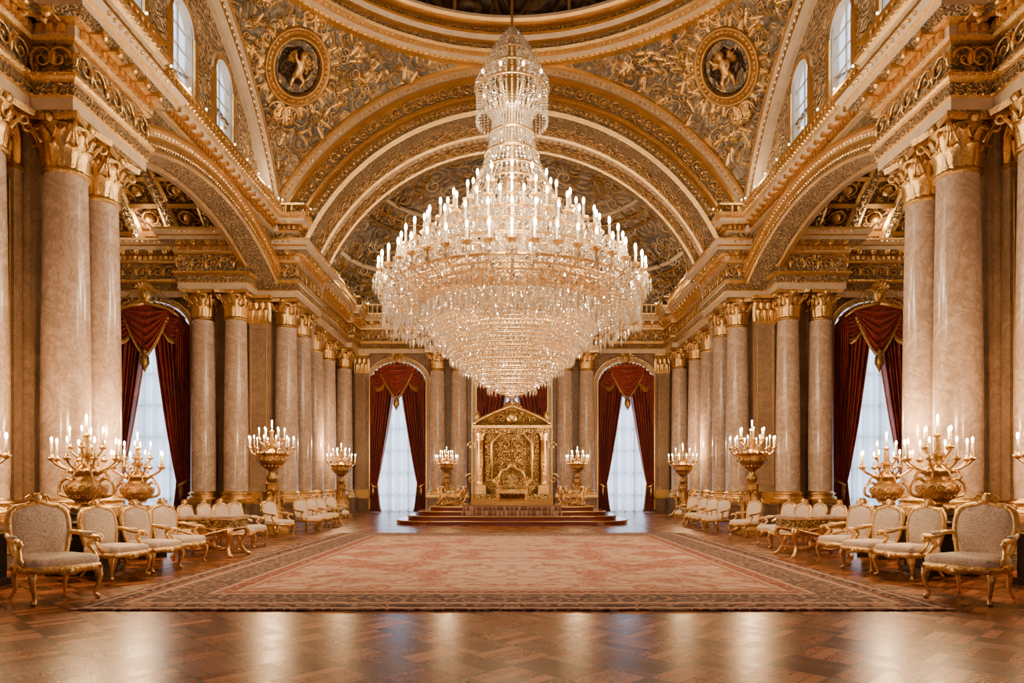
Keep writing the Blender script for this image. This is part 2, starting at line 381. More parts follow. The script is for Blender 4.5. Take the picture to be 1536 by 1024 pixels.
for x in (-9.7,-11.1,-12.5,-13.9,-15.3):
    arc_sweep(w,(x,vc[1],vc[2]),'y',vR,pi/2-va,pi/2+va,30,[(0,-.25),(-.1,-.25),(-.16,-.15),(-.16,.15),(-.1,.25),(0,.25)],['gold','gold','ornate_fine','gold','gold'])
    arc_beads(w,(x,vc[1],vc[2]),'y',vR-.18,pi/2-va,pi/2+va,.22,0,.07)
for k in range(11):
    a=pi/2-va+2*va*(k+.5)/11
    M=T(0,vc[1],vc[2])@Matrix.Rotation(a-pi/2,4,'X')@T(0,0,vR-.08)
    w.add(box(-15.8,-9.0,-.09,.09,-.07,.1),'gold_dark',False,M)
    for x in (-10.4,-11.8,-13.2,-14.6):
        if k<10:
            a2=a+va/11; M2=T(x,vc[1],vc[2])@Matrix.Rotation(a2-pi/2,4,'X')@T(0,0,vR-.06)@Matrix.Rotation(pi/2,4,'X')
            w.add(ell((0,0,0),(.2,.08,.2),8,4),'gold_dark',True,M2); place_scroll(w,M2@Matrix.Scale(.7,4))
LX=-8.85; PC=(0,16.4,6.95); PR2=8.8**2+10**2
lw=[20.9,18.3,15.7,13.1,10.5]; WS=13.8; WB=12.3
def ltop(y): return PC[2]+math.sqrt(max(0,100-(y-PC[1])**2))
N=176
for i in range(N):
    ya=7.6+17.6*i/N; yb=ya+.1; ym=(ya+yb)/2
    hit=[c for c in lw if abs(ym-c)<.6]
    if hit:
        c=hit[0]; ta=WS+math.sqrt(max(0,.36-(ya-c)**2)); tb=WS+math.sqrt(max(0,.36-(yb-c)**2))
        w.add(([(LX,ya,10.9),(LX,yb,10.9),(LX,yb,WB),(LX,ya,WB)],[(0,1,2,3)]),'ornate')
        w.add(([(LX,ya,ta),(LX,yb,tb),(LX,yb,ltop(yb)),(LX,ya,ltop(ya))],[(0,1,2,3)]),'ornate')
    else: w.add(([(LX,ya,10.9),(LX,yb,10.9),(LX,yb,ltop(yb)),(LX,ya,ltop(ya))],[(0,1,2,3)]),'ornate')
for c in lw:
    arc_sweep(w,(LX,c,WS),'y',.6,0,pi,14,[(0,-.35),(0,.06),(.08,.1),(.16,.06),(.22,.0)],['cream','gold','gold','cream'])
    for s in (-1,1):
        w.add(box(LX-.35,LX,c+s*.6-.01,c+s*.6+.01,WB,WS),'cream'); w.add(box(LX,LX+.08,c+s*.7-.09,c+s*.7+.09,WB-.1,WS),'gold')
SA0=math.radians(24)
arc_sweep(w,(-8.8,16.4,6.95),'y',10,SA0,pi-SA0,60,[(.02,-.1),(.0,.3),(-.1,.36),(-.2,.3),(-.25,.2),(-.6,.2),(-.65,.3),(-.75,.3),(-.8,.1),(-.8,-.1)],['gold','gold','gold','cream','ornate_fine','gold','gold','cream','cream'])
arc_beads(w,(-8.8,16.4,6.95),'y',9.58,SA0,pi-SA0,.2,.24,.07)
wl=w.obj('wall_left'); place(wl.data,'wall_right',scale=(-1,1,1))
w=MB(); BY=36.9; ops=[(-6.15,1.5),(0,1.9),(6.15,1.5)]
xs=-10.3
for cx,h in ops:
    w.add(box(xs,cx-h,BY,BY+.6,0,11),'marble_wall'); w.add(box(cx-h,cx+h,BY,BY+.6,8.2,11),'marble_wall')
    spandrel(w,cx,h,6.9,8.1,8.2,BY,BY+.6,'marble_wall'); arch_trim(w,cx,BY,h,6.9,8.1); xs=cx+h
w.add(box(xs,10.3,BY,BY+.6,0,11),'marble_wall')
w.obj('wall_back')
for s in (-1,1):
    t=MB(); arch_trim(t,s*13.6,25.9,1.45,7.3,8.4,.22); t.obj('trim_1')
w=MB(); FY=-8.3; xs=-10.3
for cx,h in [(-5.5,1.5),(0,1.5),(5.5,1.5)]:
    w.add(box(xs,cx-h,FY-.5,FY,0,17),'marble_wall'); w.add(box(cx-h,cx+h,FY-.5,FY,8.2,17),'marble_wall'); xs=cx+h
w.add(box(xs,10.3,FY-.5,FY,0,17),'marble_wall'); w.obj('wall_front')
# ------------------------------------------------------------------ ceiling
c=MB()
nphi=144;nr=14; v=[];ff=[]
for i in range(nphi+1):
    ph=2*pi*i/nphi; rm=8.8/max(abs(math.cos(ph)),abs(math.sin(ph)))
    for j in range(nr+1):
        r=8.7+(max(rm,8.7)-8.7)*j/nr; v.append((r*math.cos(ph),16.4+r*math.sin(ph),6.95+math.sqrt(PR2-r*r)))
ff=[(i*(nr+1)+j,i*(nr+1)+j+1,(i+1)*(nr+1)+j+1,(i+1)*(nr+1)+j) for i in range(nphi) for j in range(nr)]
c.add((v,ff),'vault_paint',True)
def sph_frame(x,y):
    p=Vector((x,y,6.95+math.sqrt(max(.1,PR2-x*x-(y-16.4)**2)))); n=(Vector(PC)-p).normalized()
    right=Vector((0,0,1)).cross(n).normalized(); up=n.cross(right)
    return Matrix((( right.x,-n.x,up.x,p.x),(right.y,-n.y,up.y,p.y),(right.z,-n.z,up.z,p.z),(0,0,0,1)))
cnt=0
for k in range(4000):
    x=random.uniform(-8.6,8.6); y=16.4+random.uniform(0,8.6)
    r=math.hypot(x,y-16.4)
    if r<9.0 or math.hypot(abs(x)-7.33,y-23.25)<1.2: continue
    M=sph_frame(x,y); 
    if random.random()<.3: c.add(leaf(.16,.5,.12),'gold',True,M@T(0,-.02,0)@Matrix.Rotation(random.uniform(0,6.28),4,'Y'))
    else: place_scroll(c,M@T(0,-.03,0)@Matrix.Rotation(random.uniform(0,6.28),4,'Y')@Matrix.Scale(random.uniform(.2,.42),4),'gold' if random.random()<.4 else 'gold_dark')
    cnt+=1
    if cnt>480: break
ring=[(8.9,16.88),(8.6,16.86),(8.5,16.95),(8.45,17.1),(8.2,17.15),(8.15,17.3),(8.25,17.35),(8.2,17.6),(8.0,17.65),(7.85,17.8),(7.85,17.95),(8.0,18.0),(7.95,18.25),(7.6,18.3),(7.5,18.4),(7.5,18.55)]
rz=lambda z:16.86+(z-16.86)*.62
ring=[(r,rz(z)) for r,z in ring]
rm=['gold','gold','cream','gold','gold','cream','ornate_fine','gold','cream','gold','cream','ornate_fine','gold','gold','cream']
for k in range(len(ring)-1): c.add(lathe([ring[k],ring[k+1]],96,(0,16.4,0)),rm[k],True)
for R,z,sp,r in ((8.3,17.12,.22,.07),(8.0,17.98,.22,.07),(8.55,16.86,.2,.06)):
    n=int(2*pi*R/sp)
    for i in range(n): a=2*pi*i/n; c.add(octa((R*math.cos(a),16.4+R*math.sin(a),rz(z)),r),'gold')
c.add(lathe([(7.9*math.cos(t),17.8+5.6*math.sin(t)) for t in [pi/2*i/16 for i in range(17)]],96,(0,16.4,0)),'dome_paint',True)
for i in range(24):
    a=2*pi*i/24; pts=[(7.8*math.cos(t)*math.cos(a),16.4+7.8*math.cos(t)*math.sin(a),17.8+5.5*math.sin(t)) for t in [pi/2*k/12 for k in range(12)]]
    c.add(tube(pts,.09,5),'gold_dark',True)
def great_arch(b,y,sg):
    pr=[(.15,.1),(.15,-.1),(0,-.12),(-.05,0),(-.3,0),(-.35,-.08),(-.45,-.08),(-.5,.1),(-.9,.1),(-.95,.02),(-1.05,.02),(-1.1,.25),(-1.4,.25),(-1.45,.18),(-1.6,.25),(-1.6,.9),(-1.52,.95),(-1.52,1.9),(-1.6,1.95),(-1.6,2.25),(-1.52,2.3),(-1.52,3.2),(-1.6,3.25),(-1.6,3.6)]
    ms=['gold','gold','gold','cream','gold','gold','gold','ornate_fine','gold','gold','gold','ornate_fine','gold','gold','ornate_fine','gold','ornate','gold','cream','gold','ornate','gold','ornate_fine']
    cc=(0,y,6.95); A0,A1=SA0,pi-SA0
    arc_sweep(b,cc,'x',10,A0,A1,72,[(r,d*sg) for r,d in pr],ms)
    for dr,dd,sp in ((-.18,-.04,.2),(-.7,.06,.3),(-1.25,.2,.2),(-1.62,2.1,.25)): arc_beads(b,cc,'x',10+dr,A0,A1,sp,dd*sg,.075)
    if sg>0:
        n=46
        for i in range(n):
            a=A0+(A1-A0)*(i+.5)/n; b.add(SC1 if i%2 else SC2,'gold',True,T(0,y+.06,6.95)@Matrix.Rotation(-a,4,'Y')@T(9.3,0,0)@Matrix.Scale(.42,4))
            b.add(SC2 if i%2 else SC1,'gold',True,T(0,y+.95,6.95)@Matrix.Rotation(-a,4,'Y')@T(8.42,.5,0)@Matrix.Rotation(pi/2,4,'Z')@Matrix.Scale(.55,4)); b.add(SC2 if i%2 else SC1,'gold',True,T(0,y+2.25,6.95)@Matrix.Rotation(-a,4,'Y')@T(8.42,.5,0)@Matrix.Rotation(pi/2,4,'Z')@Matrix.Scale(.55,4))
    arc_sweep(b,cc,'x',10,A0-.4,A1+.4,40,[(-1.6,3.6*sg),(2.2,3.6*sg)],'cream')
great_arch(c,25.2,1); great_arch(c,7.6,-1)
def apse(u,v,k=1.0):
    th=pi*u; ps=pi/2*v; x=-9.1*math.cos(th)*k; vv=math.sin(ps)
    return (x,28.8+7.9*vv,10.45+5.7*math.sin(th)*math.cos(ps))
c.add(grid(apse,48,24),'apse_paint',True)
for zt,rr,mt in ((14.6,.10,'cream'),(14.3,.05,'gold'),(14.0,.06,'gold_dark'),(12.6,.12,'cream'),(12.3,.05,'gold'),(12.0,.06,'gold_dark')):
    hh=(zt-10.45)/5.7; pts=[]
    for i in range(49):
        t=i/48
        th=math.asin(hh)+(pi-2*math.asin(hh))*t; cps=min(1,hh/math.sin(th)); ps=math.acos(cps)
        pts.append((-9.0*math.cos(th),28.8+7.85*math.sin(ps),zt-.05))
    c.add(tube(pts,rr,6),mt,True)
for k in range(420):
    u=random.uniform(.08,.92); vv=random.uniform(.05,.9); p=Vector(apse(u,vv)); n=(Vector((0,27,7))-p).normalized()
    right=Vector((0,0,1)).cross(n).normalized(); up=n.cross(right)
    M=Matrix(((right.x,-n.x,up.x,p.x),(right.y,-n.y,up.y,p.y),(right.z,-n.z,up.z,p.z),(0,0,0,1)))
    place_scroll(c,M@T(0,-.05,0)@Matrix.Rotation(random.uniform(0,6.28),4,'Y')@Matrix.Scale(random.uniform(.4,.9),4),'cream' if random.random()<.3 else 'gold_dark')
arc_sweep(c,(0,-8.6,6.95),'x',9.9,0.2,pi-.2,32,[(0,0),(0,12.8)],'vault_paint',True)
c.obj('ceiling')
# ------------------------------------------------------------------ entablature
def sweep_path(b,path,prof,mats):
    n=len(path); off=[]
    for i in range(n):
        p=Vector(path[i]); 
        d1=(Vector(path[i])-Vector(path[i-1])).normalized() if i>0 else None
        d2=(Vector(path[i+1])-Vector(path[i])).normalized() if i<n-1 else None
        d1=d1 or d2; d2=d2 or d1
        n1=Vector((d1.y,-d1.x)); n2=Vector((d2.y,-d2.x)); m=(n1+n2); m=m/ (1+n1.dot(n2)); off.append((p,m))
    for k in range(len(prof)-1):
        v=[]
        for p,m in off:
            for o,z in (prof[k],prof[k+1]): v.append((p.x+m.x*o,p.y+m.y*o,z))
        b.add((v,[(2*i,2*i+2,2*i+3,2*i+1) for i in range(n-1)]),mats[k])
def along(path,sp,off,fn,trim=0):
    for i in range(len(path)-1):
        a=Vector(path[i]);d=Vector(path[i+1])-a; L=d.length; d.normalize(); nn=Vector((d.y,-d.x)); m=max(1,int(round((L)/sp)))
        for k in range(m):
            t=(k+.5)*L/m; p=a+d*t+nn*off; M=Matrix(((d.x,-nn.x,0,p.x),(d.y,-nn.y,0,p.y),(0,0,1,0),(0,0,0,1))); fn(M,k)
PA=[(-9.0,-8.3),(-9.0,12.75),(-8.2,12.75),(-8.2,15.3),(-15.6,15.3),(-15.6,25.55),(-12.0,25.55),(-12.0,24.5),(-9.5,24.5),(-9.5,25.55),(-8.05,25.55),(-8.05,28.75),(-8.45,28.75),(-8.45,34.9),(-8.2,34.9),(-8.2,36.5),(-4.55,36.5),(-4.55,35.6),(-2.25,35.6),(-2.25,36.5),(0,36.5)]
e=MB()
pr=[(-1.0,8.5),(0,8.5),(0,8.72),(.05,8.74),(.05,8.98),(.1,9.0),(.14,9.05),(.14,9.12),(0,9.15),(0,9.72),(.08,9.75),(.1,9.82),(.1,10.0),(.3,10.04),(.48,10.12),(.48,10.24),(.56,10.28),(.64,10.42),(.64,10.5),(-1.2,10.52)]
ms=['ornate_fine','cream','gold','ornate_fine','gold','gold','gold','cream','ornate','gold','gold','cream','gold','ornate_fine','cream','gold','cream','gold','cream']
sweep_path(e,PA,pr,ms)
along(PA,.19,.14,lambda M,k:e.add(box(-.055,.055,-.06,.05,9.84,9.98),'gold',False,M))
along(PA,.5,.3,lambda M,k:(e.add(box(-.09,.09,-.17,.17,10.0,10.12),'gold',False,M),e.add(ell((0,-.14,10.0),(.09,.07,.07),6,4),'gold',True,M)))
along(PA,.15,.12,lambda M,k:e.add(octa((0,0,9.08),.05),'gold',False,M))
along(PA,.16,.06,lambda M,k:e.add(octa((0,0,8.75),.035),'gold',False,M))
along(PA,.2,.62,lambda M,k:e.add(octa((0,0,10.36),.06),'gold',False,M))
along(PA,.52,.03,lambda M,k:(e.add(SC1 if k%2 else SC2,'gold',True,M@T(0,0,9.43)@Matrix.Scale(.5,4)),e.add(ell((.26,0,9.43),(.07,.05,.16),6,4),'gold',True,M)))
along(PA[4:7],1.1,.45,lambda M,k:(e.add(lathe([(.05,10.5),(.03,10.56),(.015,10.62)],6),'gold',True,M),e.add(ell((0,0,10.66),.05,8,5),'bulb',True,M)))  # bulbs added along the alcove ledge to go with its extra lamps
o=e.obj('trim_2'); place(o.data,'trim_3',scale=(-1,1,1))
e=MB()
PB=[(-9.0,-8.3),(-9.0,12.7),(-8.3,12.7),(-8.3,15.3),(-8.7,15.3),(-8.7,24.95),(-7.85,24.95),(-7.85,28.8)]
pr=[(-.3,10.7),(.02,10.7),(.06,10.76),(.06,10.9),(.2,10.94),(.34,11.0),(.34,11.1),(.42,11.18),(.45,11.28),(-1.2,11.3)]
sweep_path(e,PB,pr,['cream','gold','ornate_fine','gold','cream','cream','gold','gold','cream'])
along(PB,.18,.1,lambda M,k:e.add(box(-.05,.05,-.05,.05,10.78,10.89),'gold',False,M))
along(PB,.42,.22,lambda M,k:e.add(box(-.07,.07,-.12,.1,10.9,11.0),'gold',False,M))
along(PB,.17,.42,lambda M,k:e.add(octa((0,0,11.2),.055),'gold',False,M))
def bal(M,k): 
    e.add(lathe([(.05,11.3),(.03,11.35),(.06,11.43),(.03,11.52),(.05,11.56)],6),'gold',True,M)
along(PB[1:],.22,.3,bal)
sweep_path(e,PB[1:],[(.23,11.56),(.38,11.56),(.38,11.63),(.23,11.63)],['gold','gold','cream'])
along(PB[1:],1.0,.34,lambda M,k:(e.add(lathe([(.02,11.63),(.04,11.68),(.015,11.72)],6),'gold',True,M),e.add(ell((0,0,11.75),.035,8,5),'bulb',True,M)))
o=e.obj('trim_4'); o2=place(o.data,'trim_5',scale=(-1,1,1))
CORN=[(o,1),(o2,-1)]
e=MB(); PCp=[(-8.45,28.9),(-8.45,34.9),(-8.2,34.9),(-8.2,36.5),(-4.55,36.5),(-4.55,35.6),(-2.25,35.6),(-2.25,36.5),(0,36.5)]
along(PCp,.25,.5,lambda M,k:e.add(lathe([(.05,10.5),(.03,10.6),(.06,10.7),(.03,10.85),(.05,10.9)],6),'gold',True,M))
sweep_path(e,PCp,[(.43,10.9),(.58,10.9),(.58,10.98),(.43,10.98)],['gold','gold','cream'])
along(PCp,1.2,.5,lambda M,k:e.add(ell((0,0,11.02),.05,8,5),'bulb',True,M))
o=e.obj('trim_6'); place(o.data,'trim_7',scale=(-1,1,1))
APT=o
b=MB()
for (x0,x1,y0,y1) in ((-10.05,-9.98,-8.3,13.0),(-9.7,-9.62,28.8,36.9),(-12.05,-9.15,25.52,25.6),(-15.8,-15.7,15.3,25.9)):
    b.add(box(x0,x1,y0,y1,0,.75),'marble_dark'); b.add(box(x0-.01,x1+.03,y0-.01,y1+.01,.75,.85),'gold_dark')
o=b.obj('baseboard_left'); place(o.data,'baseboard_right',scale=(-1,1,1))
b=MB()
for s in (-1,1):
    for x0,x1 in ((1.95,4.6),(7.7,9.7)):
        a_,c_=sorted((s*x0,s*x1)); b.add(box(a_,c_,BY-.08,BY,0,.75),'marble_dark'); b.add(box(a_,c_,BY-.11,BY,.75,.85),'gold_dark')
b.obj('baseboard_back')
# ------------------------------------------------------------------ medallions
def medallion():
    b=MB()
    Rm=Matrix.Rotation(pi/2,4,'X')
    b.add(lathe([(0,.0),(.8,.02),(.86,.1)],36),'medal_dark',True,Rm)
    b.add(lathe([(.84,.05),(.87,.2),(.93,.24),(.98,.18),(1.0,.1),(1.12,.1),(1.15,.2),(1.22,.2),(1.26,0)],36),'gold_dark',True,Rm)
    for i in range(40): a=2*pi*i/40; b.add(octa((1.07*math.cos(a),-.14,1.07*math.sin(a)),.05),'gold')
    for i in range(20):
        a=2*pi*i/20; b.add(SC1 if i%2 else SC2,'gold',True,Matrix.Rotation(-a,4,'Y')@T(1.42,-.06,0)@Matrix.Scale(.55,4)); b.add(leaf(.16,.4,.1),'gold',True,Matrix.Rotation(a+.15,4,'Y')@T(0,-.1,1.2))
    for s in (-1,1): 
        b.add(SC1 if s>0 else SC2,'gold',True,T(s*.35,-.15,1.6)@Matrix.Scale(.8,4)); b.add(SC1 if s>0 else SC2,'gold',True,T(s*.3,-.15,-1.55)@Matrix.Scale(.8,4))
        for k in range(4): b.add(leaf(.2,.5,.15),'gold',True,T(0,-.1,1.5)@Matrix.Rotation(s*k*.35,4,'Y'))
        for k in range(4): b.add(leaf(.2,.6,.15),'gold',True,T(0,-.1,-1.35)@Matrix.Rotation(pi+s*k*.28,4,'Y'))
    return b.mesh('medallion_mesh')
MED=medallion()
def cherub(parent):
    J=[(0,-.22,-.15),(0,-.26,.05),(0,-.26,.22),(0,-.26,.3),(0,-.27,.42),
       (-.16,-.26,.2),(-.3,-.3,.3),(-.36,-.36,.44),(.16,-.26,.2),(.26,-.34,.06),(.16,-.42,-.04),
       (-.1,-.24,-.2),(-.2,-.38,-.36),(-.16,-.3,-.6),(-.18,-.38,-.66),(.1,-.24,-.2),(.26,-.36,-.28),(.2,-.26,-.52),(.24,-.34,-.58)]
    Rr=[.15,.14,.13,.06,.12,.07,.055,.04,.07,.055,.04,.1,.085,.05,.035,.1,.085,.05,.035]
    E=[(0,1),(1,2),(2,3),(3,4),(2,5),(5,6),(6,7),(2,8),(8,9),(9,10),(0,11),(11,12),(12,13),(13,14),(0,15),(15,16),(16,17),(17,18)]
    me=bpy.data.meshes.new('cherub_body'); me.from_pydata(J,E,[]); me.materials.append(MATS['gold'])
    o=place(me,'cherub_body',parent=parent); sk=o.modifiers.new('s','SKIN'); 
    for i,r in enumerate(Rr): me.skin_vertices[0].data[i].radius=(r,r)
    me.skin_vertices[0].data[0].use_root=True; sk.use_smooth_shade=True
    sb=o.modifiers.new('ss','SUBSURF'); sb.levels=1; sb.render_levels=1
    b=MB(); b.add(ell((0,-.29,.44),(.13,.13,.15)),'gold',True)
    for s in (-1,1):
        for k in range(4): b.add(leaf(.16,.4,.08),'gold_dark',True,T(s*.1,-.1,.15)@Matrix.Rotation(s*(.5+k*.35),4,'Y'))
        b.add(ell((s*.045,-.41,.46),.018,6,4),'bronze_black',True)
    b.add(ell((0,-.42,.43),(.02,.03,.03),6,4),'gold',True)
    b.obj('cherub_head_and_wings',parent=parent)
for s in (-1,1):
    M=sph_frame(s*7.33,23.25); h=empty('ceiling_medallion'); h.matrix_world=M@Matrix.Diagonal((.92,1,1.0,1)); place(MED,'medallion_frame',parent=h); cherub(h)
# ------------------------------------------------------------------ windows + curtains
def area(parent,loc,rot,sx,sy,power,col,name='daylight'):
    l=bpy.data.lights.new(name,'AREA'); l.shape='RECTANGLE'; l.size=sx; l.size_y=sy; l.energy=power; l.color=col
    o=bpy.data.objects.new(name,l); S.collection.objects.link(o); o.parent=parent; o.location=loc; o.rotation_euler=rot; return o
WN=[0]
def window(cx,y,half,H,rotz=0,power=200,col=(.70,.85,1.0)):
    WN[0]+=1; e=empty('window_%d'%WN[0],(cx,y,0),(0,0,rotz)); b=MB()
    for x in (-half,-half*.36,half*.36,half): b.add(box(x-.06,x+.06,.24,.32,0,H),'frame_white')
    b.add(box(-.03,.03,.24,.32,0,H),'frame_white')
    for z in (.05,.9,2.1,3.3,4.5,5.7,H-.1): b.add(box(-half,half,.24,.31,z-.04,z+.04),'frame_white')
    b.obj('frame',e)
    b=MB(); b.add(grid(lambda u,v:(-half+2*half*u,.13+.055*math.sin(u*half*34)+.025*math.sin(u*91),.02+v*(H-.05)),120,2),'sheer',True); b.obj('sheer_curtain',e)
    area(e,(0,.9,H/2),(-pi/2,0,0),2*half,H,power,col); return e
def curtain(cx,y,half,H,zs):
    e=empty('velvet_curtain',(cx,y,0))
    def zt(x): return zs+(H-zs)*math.sqrt(max(0,1-min(1,abs(x)/half)**2))
    def wid(v):
        if v<.2: return .42-(.13)*(v/.2)**.7
        return .29+.75*((v-.2)/.8)**.9
    for s in (-1,1):
        b=MB(); nf=8
        def fn(u,v):
            x=s*half*(1-wid(v)*u); a=.17*(.5+.5*min(1,abs(v-.2)*4))
            return (x,-.18+a*math.sin(u*nf*2*pi+1.5*v)+.04*math.sin(u*37)-.06*u,.02+v*(zt(x)-.04))
        b.add(grid(fn,96,40),'velvet',True)
        pts=[fn(1,v/40) for v in range(41)]; pts=[(p[0],p[1]-.03,p[2]) for p in pts]; b.add(tube(pts,.03,5),'gold_dark',True)
        b.obj('drape',e)
        b=MB(); tz=.2*zs; wx=half*(1-.29); 
        b.add(tube([(s*half*1.0,-.1,tz+.25),(s*(half+wx)/2,-.42,tz+.02),(s*wx,-.2,tz-.06),(s*(wx-.02),-.02,tz)],[.05,.06,.06,.04],6),'gold',True)
        b.add(lathe([(.02,.05),(.07,0),(.05,-.06),(.09,-.12),(.08,-.5),(0,-.52)],8,(s*(half*.86),-.38,tz-.05)),'gold_dark',True); b.obj('tieback',e)
    def swag(x0,x1,d0,d1,yy,name,pw=1.7):
        b=MB(); xm=(x0+x1)/2; hw=(x1-x0)/2
        def fn(u,v):
            t=-1+2*u; dr=(d0+(d1-d0)*v)*(1-abs(t)**pw); x=xm+hw*t*(1-.12*v)
            zz=min(zt(x),H)-.12
            return (x,yy-.14*math.sin(v*pi)*(1-t*t)-.10*math.sin(v*6*2*pi)*(1-t*t),zz-dr-.25*v*abs(t))
        b.add(grid(fn,28,48),'velvet',True); pts=[fn(i/28,1) for i in range(29)]; b.add(tube([(p[0],p[1]-.02,p[2]) for p in pts],.035,5),'gold_dark',True)
        for i in range(0,57): 
            p=fn(i/56,1); b.add(octa((p[0],p[1]-.02,p[2]-.1),.022,.1),'gold_dark')
        b.obj(name,e)
    swag(-half*.98,-half*.2,.1,.13*H,-.38,'side_swag'); swag(half*.2,half*.98,.1,.13*H,-.38,'side_swag'); swag(-half*.66,half*.66,.05,.225*H,-.52,'centre_swag',1.4)
    b=MB(); b.add(lathe([(.0,.1),(.1,0),(.06,-.1),(.15,-.2),(.17,-.45),(.09,-.6),(0,-.8)],10,(0,-.6,H-.225*H-.05)),'gold_dark',True)
    for s in (-1,1):
        def fj(u,v,s=s): return (s*(half*.95-half*.22*u),-.45-.09*math.sin(u*4*2*pi),zt(s*half*.9)-.1-v*(1.4+1.8*(1-u)))
        b.add(grid(fj,32,10),'velvet',True)
    b.obj('jabots_and_tassel',e)
def crest(cx,y,z,sc):
    b=MB()
    b.add(ell((0,-.12,.35),(.28,.16,.38),12,8),'gold',True); b.add(ell((0,-.22,.35),(.15,.12,.24),10,6),'gold_dark',True)
    for k in range(-3,4): b.add(leaf(.2,.45,.15),'gold',True,T(0,-.12,.45)@Matrix.Rotation(k*.33,4,'Y'))
    for s in (-1,1):
        b.add(SC1 if s>0 else SC2,'gold',True,T(s*.45,-.15,.25)@Matrix.Scale(.7,4)); b.add(SC1 if s>0 else SC2,'gold',True,T(s*.85,-.12,0)@Matrix.Scale(.55,4)); b.add(SC1 if s>0 else SC2,'gold',True,T(s*1.2,-.12,-.2)@Matrix.Scale(.4,4))
        b.add(tube([(0,-.15,0),(s*.5,-.2,-.12),(s*1.0,-.15,-.25),(s*1.4,-.12,-.55)],[.1,.09,.07,.03],6),'gold',True)
    b.obj('gilded_window_crest',loc=(cx,y,z),scale=sc)
for cx,half in ((-6.15,1.5),(0,1.9),(6.15,1.5)):
    window(cx,BY+.1,half,8.1,power=520); curtain(cx,BY-.0,half,8.05,6.9); crest(cx,BY-.1,8.0,.8)
for s in (-1,1):
    window(s*13.6,26.0,1.45,8.4,power=520); curtain(s*13.6,25.88,1.45,8.35,7.3); crest(s*13.6,25.4,8.2,.9)
for cx in (-5.5,0,5.5): window(cx,FY-.1,1.5,8.2,rotz=pi,power=90,col=(1,.86,.70))  # unseen windows behind the camera, added for soft fill light
for s in (-1,1):
    for c_ in lw:
        WN[0]+=1; e=empty('window_%d'%WN[0]); b=MB(); x=s*(abs(LX)+.12)
        b.add(box(x-.02,x+.02,c_-.03,c_+.03,WB,WS+.6),'frame_white'); 
        for z in (12.75,13.25,13.8): b.add(box(x-.02,x+.02,c_-.6,c_+.6,z-.025,z+.025),'frame_white')
        x2=s*(abs(LX)+.2); b.add(([(x2,c_-.62,WB-.1),(x2,c_+.62,WB-.1),(x2,c_+.62,WS+.7),(x2,c_-.62,WS+.7)],[(0,1,2,3)]),'sheer')
        b.obj('frame_and_pane',e)
        area(e,(s*(abs(LX)+.32),c_,13.35),(0,s*pi/2,0),2.1,1.2,30,(.72,.86,1.0))
# ------------------------------------------------------------------ carpet
b=MB(); b.add(box(-CW/2,CW/2,-CL/2,CL/2,0,.02),'carpet_pile'); b.obj('persian_carpet',loc=(0,8.08+CL/2,0.001))
# ------------------------------------------------------------------ chandelier
Lz=lambda y:1.5+(726-y)/62.4
pxm=1/62.4
ch=empty('crystal_chandelier',(0,16.4,0))
beads=[]
def bead(x,y,z,r,h=None): beads.append((x,y,z,r,h or r))
gold=MB(); cand=MB()
def ringpt(r,a,z): return (r*math.cos(a),r*math.sin(a),z)
def torus(R,z,r,n=64,m=5): return tube([ringpt(R,2*pi*i/n,z) for i in range(n)],r,m,closed=True)
tiers=[(58,294,12),(96,330,18),(131,360,26),(165,391,34),(197,430,44)]
BOB=lathe([(.02,0),(.1,.03),(.13,.07)],8)
for ti,(rp,yp,n) in enumerate(tiers):
    R=rp*pxm; z=Lz(yp)
    gold.add(torus(R-.12,z-.22,.03),'gold',True)
    for i in range(n):
        a=2*pi*(i+.5*(ti%2))/n; ca,sa=math.cos(a),math.sin(a)
        rc=max(.3,R-1.3); path=[(rc,z-.15),(rc+(R-rc)*.3,z-.42),(rc+(R-rc)*.65,z-.5),(R-.05,z-.3),(R,z-.05)]
        gold.add(tube([(r*ca,r*sa,zz) for r,zz in path],.028,4),'gold',True)
        cand.add(BOB,'gold',False,T(R*ca,R*sa,z-.06))
        cand.add(tube([(R*ca,R*sa,z-.04),(R*ca,R*sa,z+.28)],.026,6),'candle',True)
        cand.add(ell((R*ca,R*sa,z+.36),(.034,.034,.09),6,5),'flame',True)
        for k in range(6):
            b_=a+k*pi/3; x,y=R*ca+.12*math.cos(b_),R*sa+.12*math.sin(b_)
            bead(x,y,z-.14,.025,.09)
        bead(R*ca,R*sa,z-.2,.05,.07); bead(R*ca,R*sa,z-.36,.03,.09)
    m=int(2*pi*R/.12)
    for i in range(m):
        a=2*pi*i/m; L=3+(i%3)
        for k in range(L): bead(*ringpt(R-.12,a,z-.28-.075*k),.026)
        bead(*ringpt(R-.12,a,z-.28-.075*L-.05),.034,.1)
    if ti>0: R0=tiers[ti-1][0]*pxm; z0=Lz(tiers[ti-1][1])-.1
    else: R0=.45; z0=Lz(235)
    m=n*5//2
    for i in range(m):
        a=2*pi*i/m
        for k in range(11):
            t=k/10; rr=R0+(R-R0)*t; zz=z0+(z-.1-z0)*t-.28*math.sin(pi*t); bead(*ringpt(rr,a+.0*t,zz),.028)
    for i in range(n):
        for k in range(10):
            t=k/9; a=2*pi*(i+.5*(ti%2)+t)/n; bead(*ringpt(R,a,z-.1-.25*math.sin(pi*t)),.026)
for rp,y0,y1 in ((190,446,484),(174,450,490),(157,452,490),(141,452,478)):
    R=rp*pxm; m=int(2*pi*R/.17)
    for i in range(m):
        a=2*pi*(i+.37*(rp%5))/m; zz=Lz(y0); zb=Lz(y1)-random.uniform(-.12,.12)
        while zz>zb: bead(*ringpt(R,a,zz),.024); zz-=.075
        bead(*ringpt(R,a,zz-.07),.036,.13)
    gold.add(torus(R,Lz(y0)+.02,.025),'gold',True)
BR=131
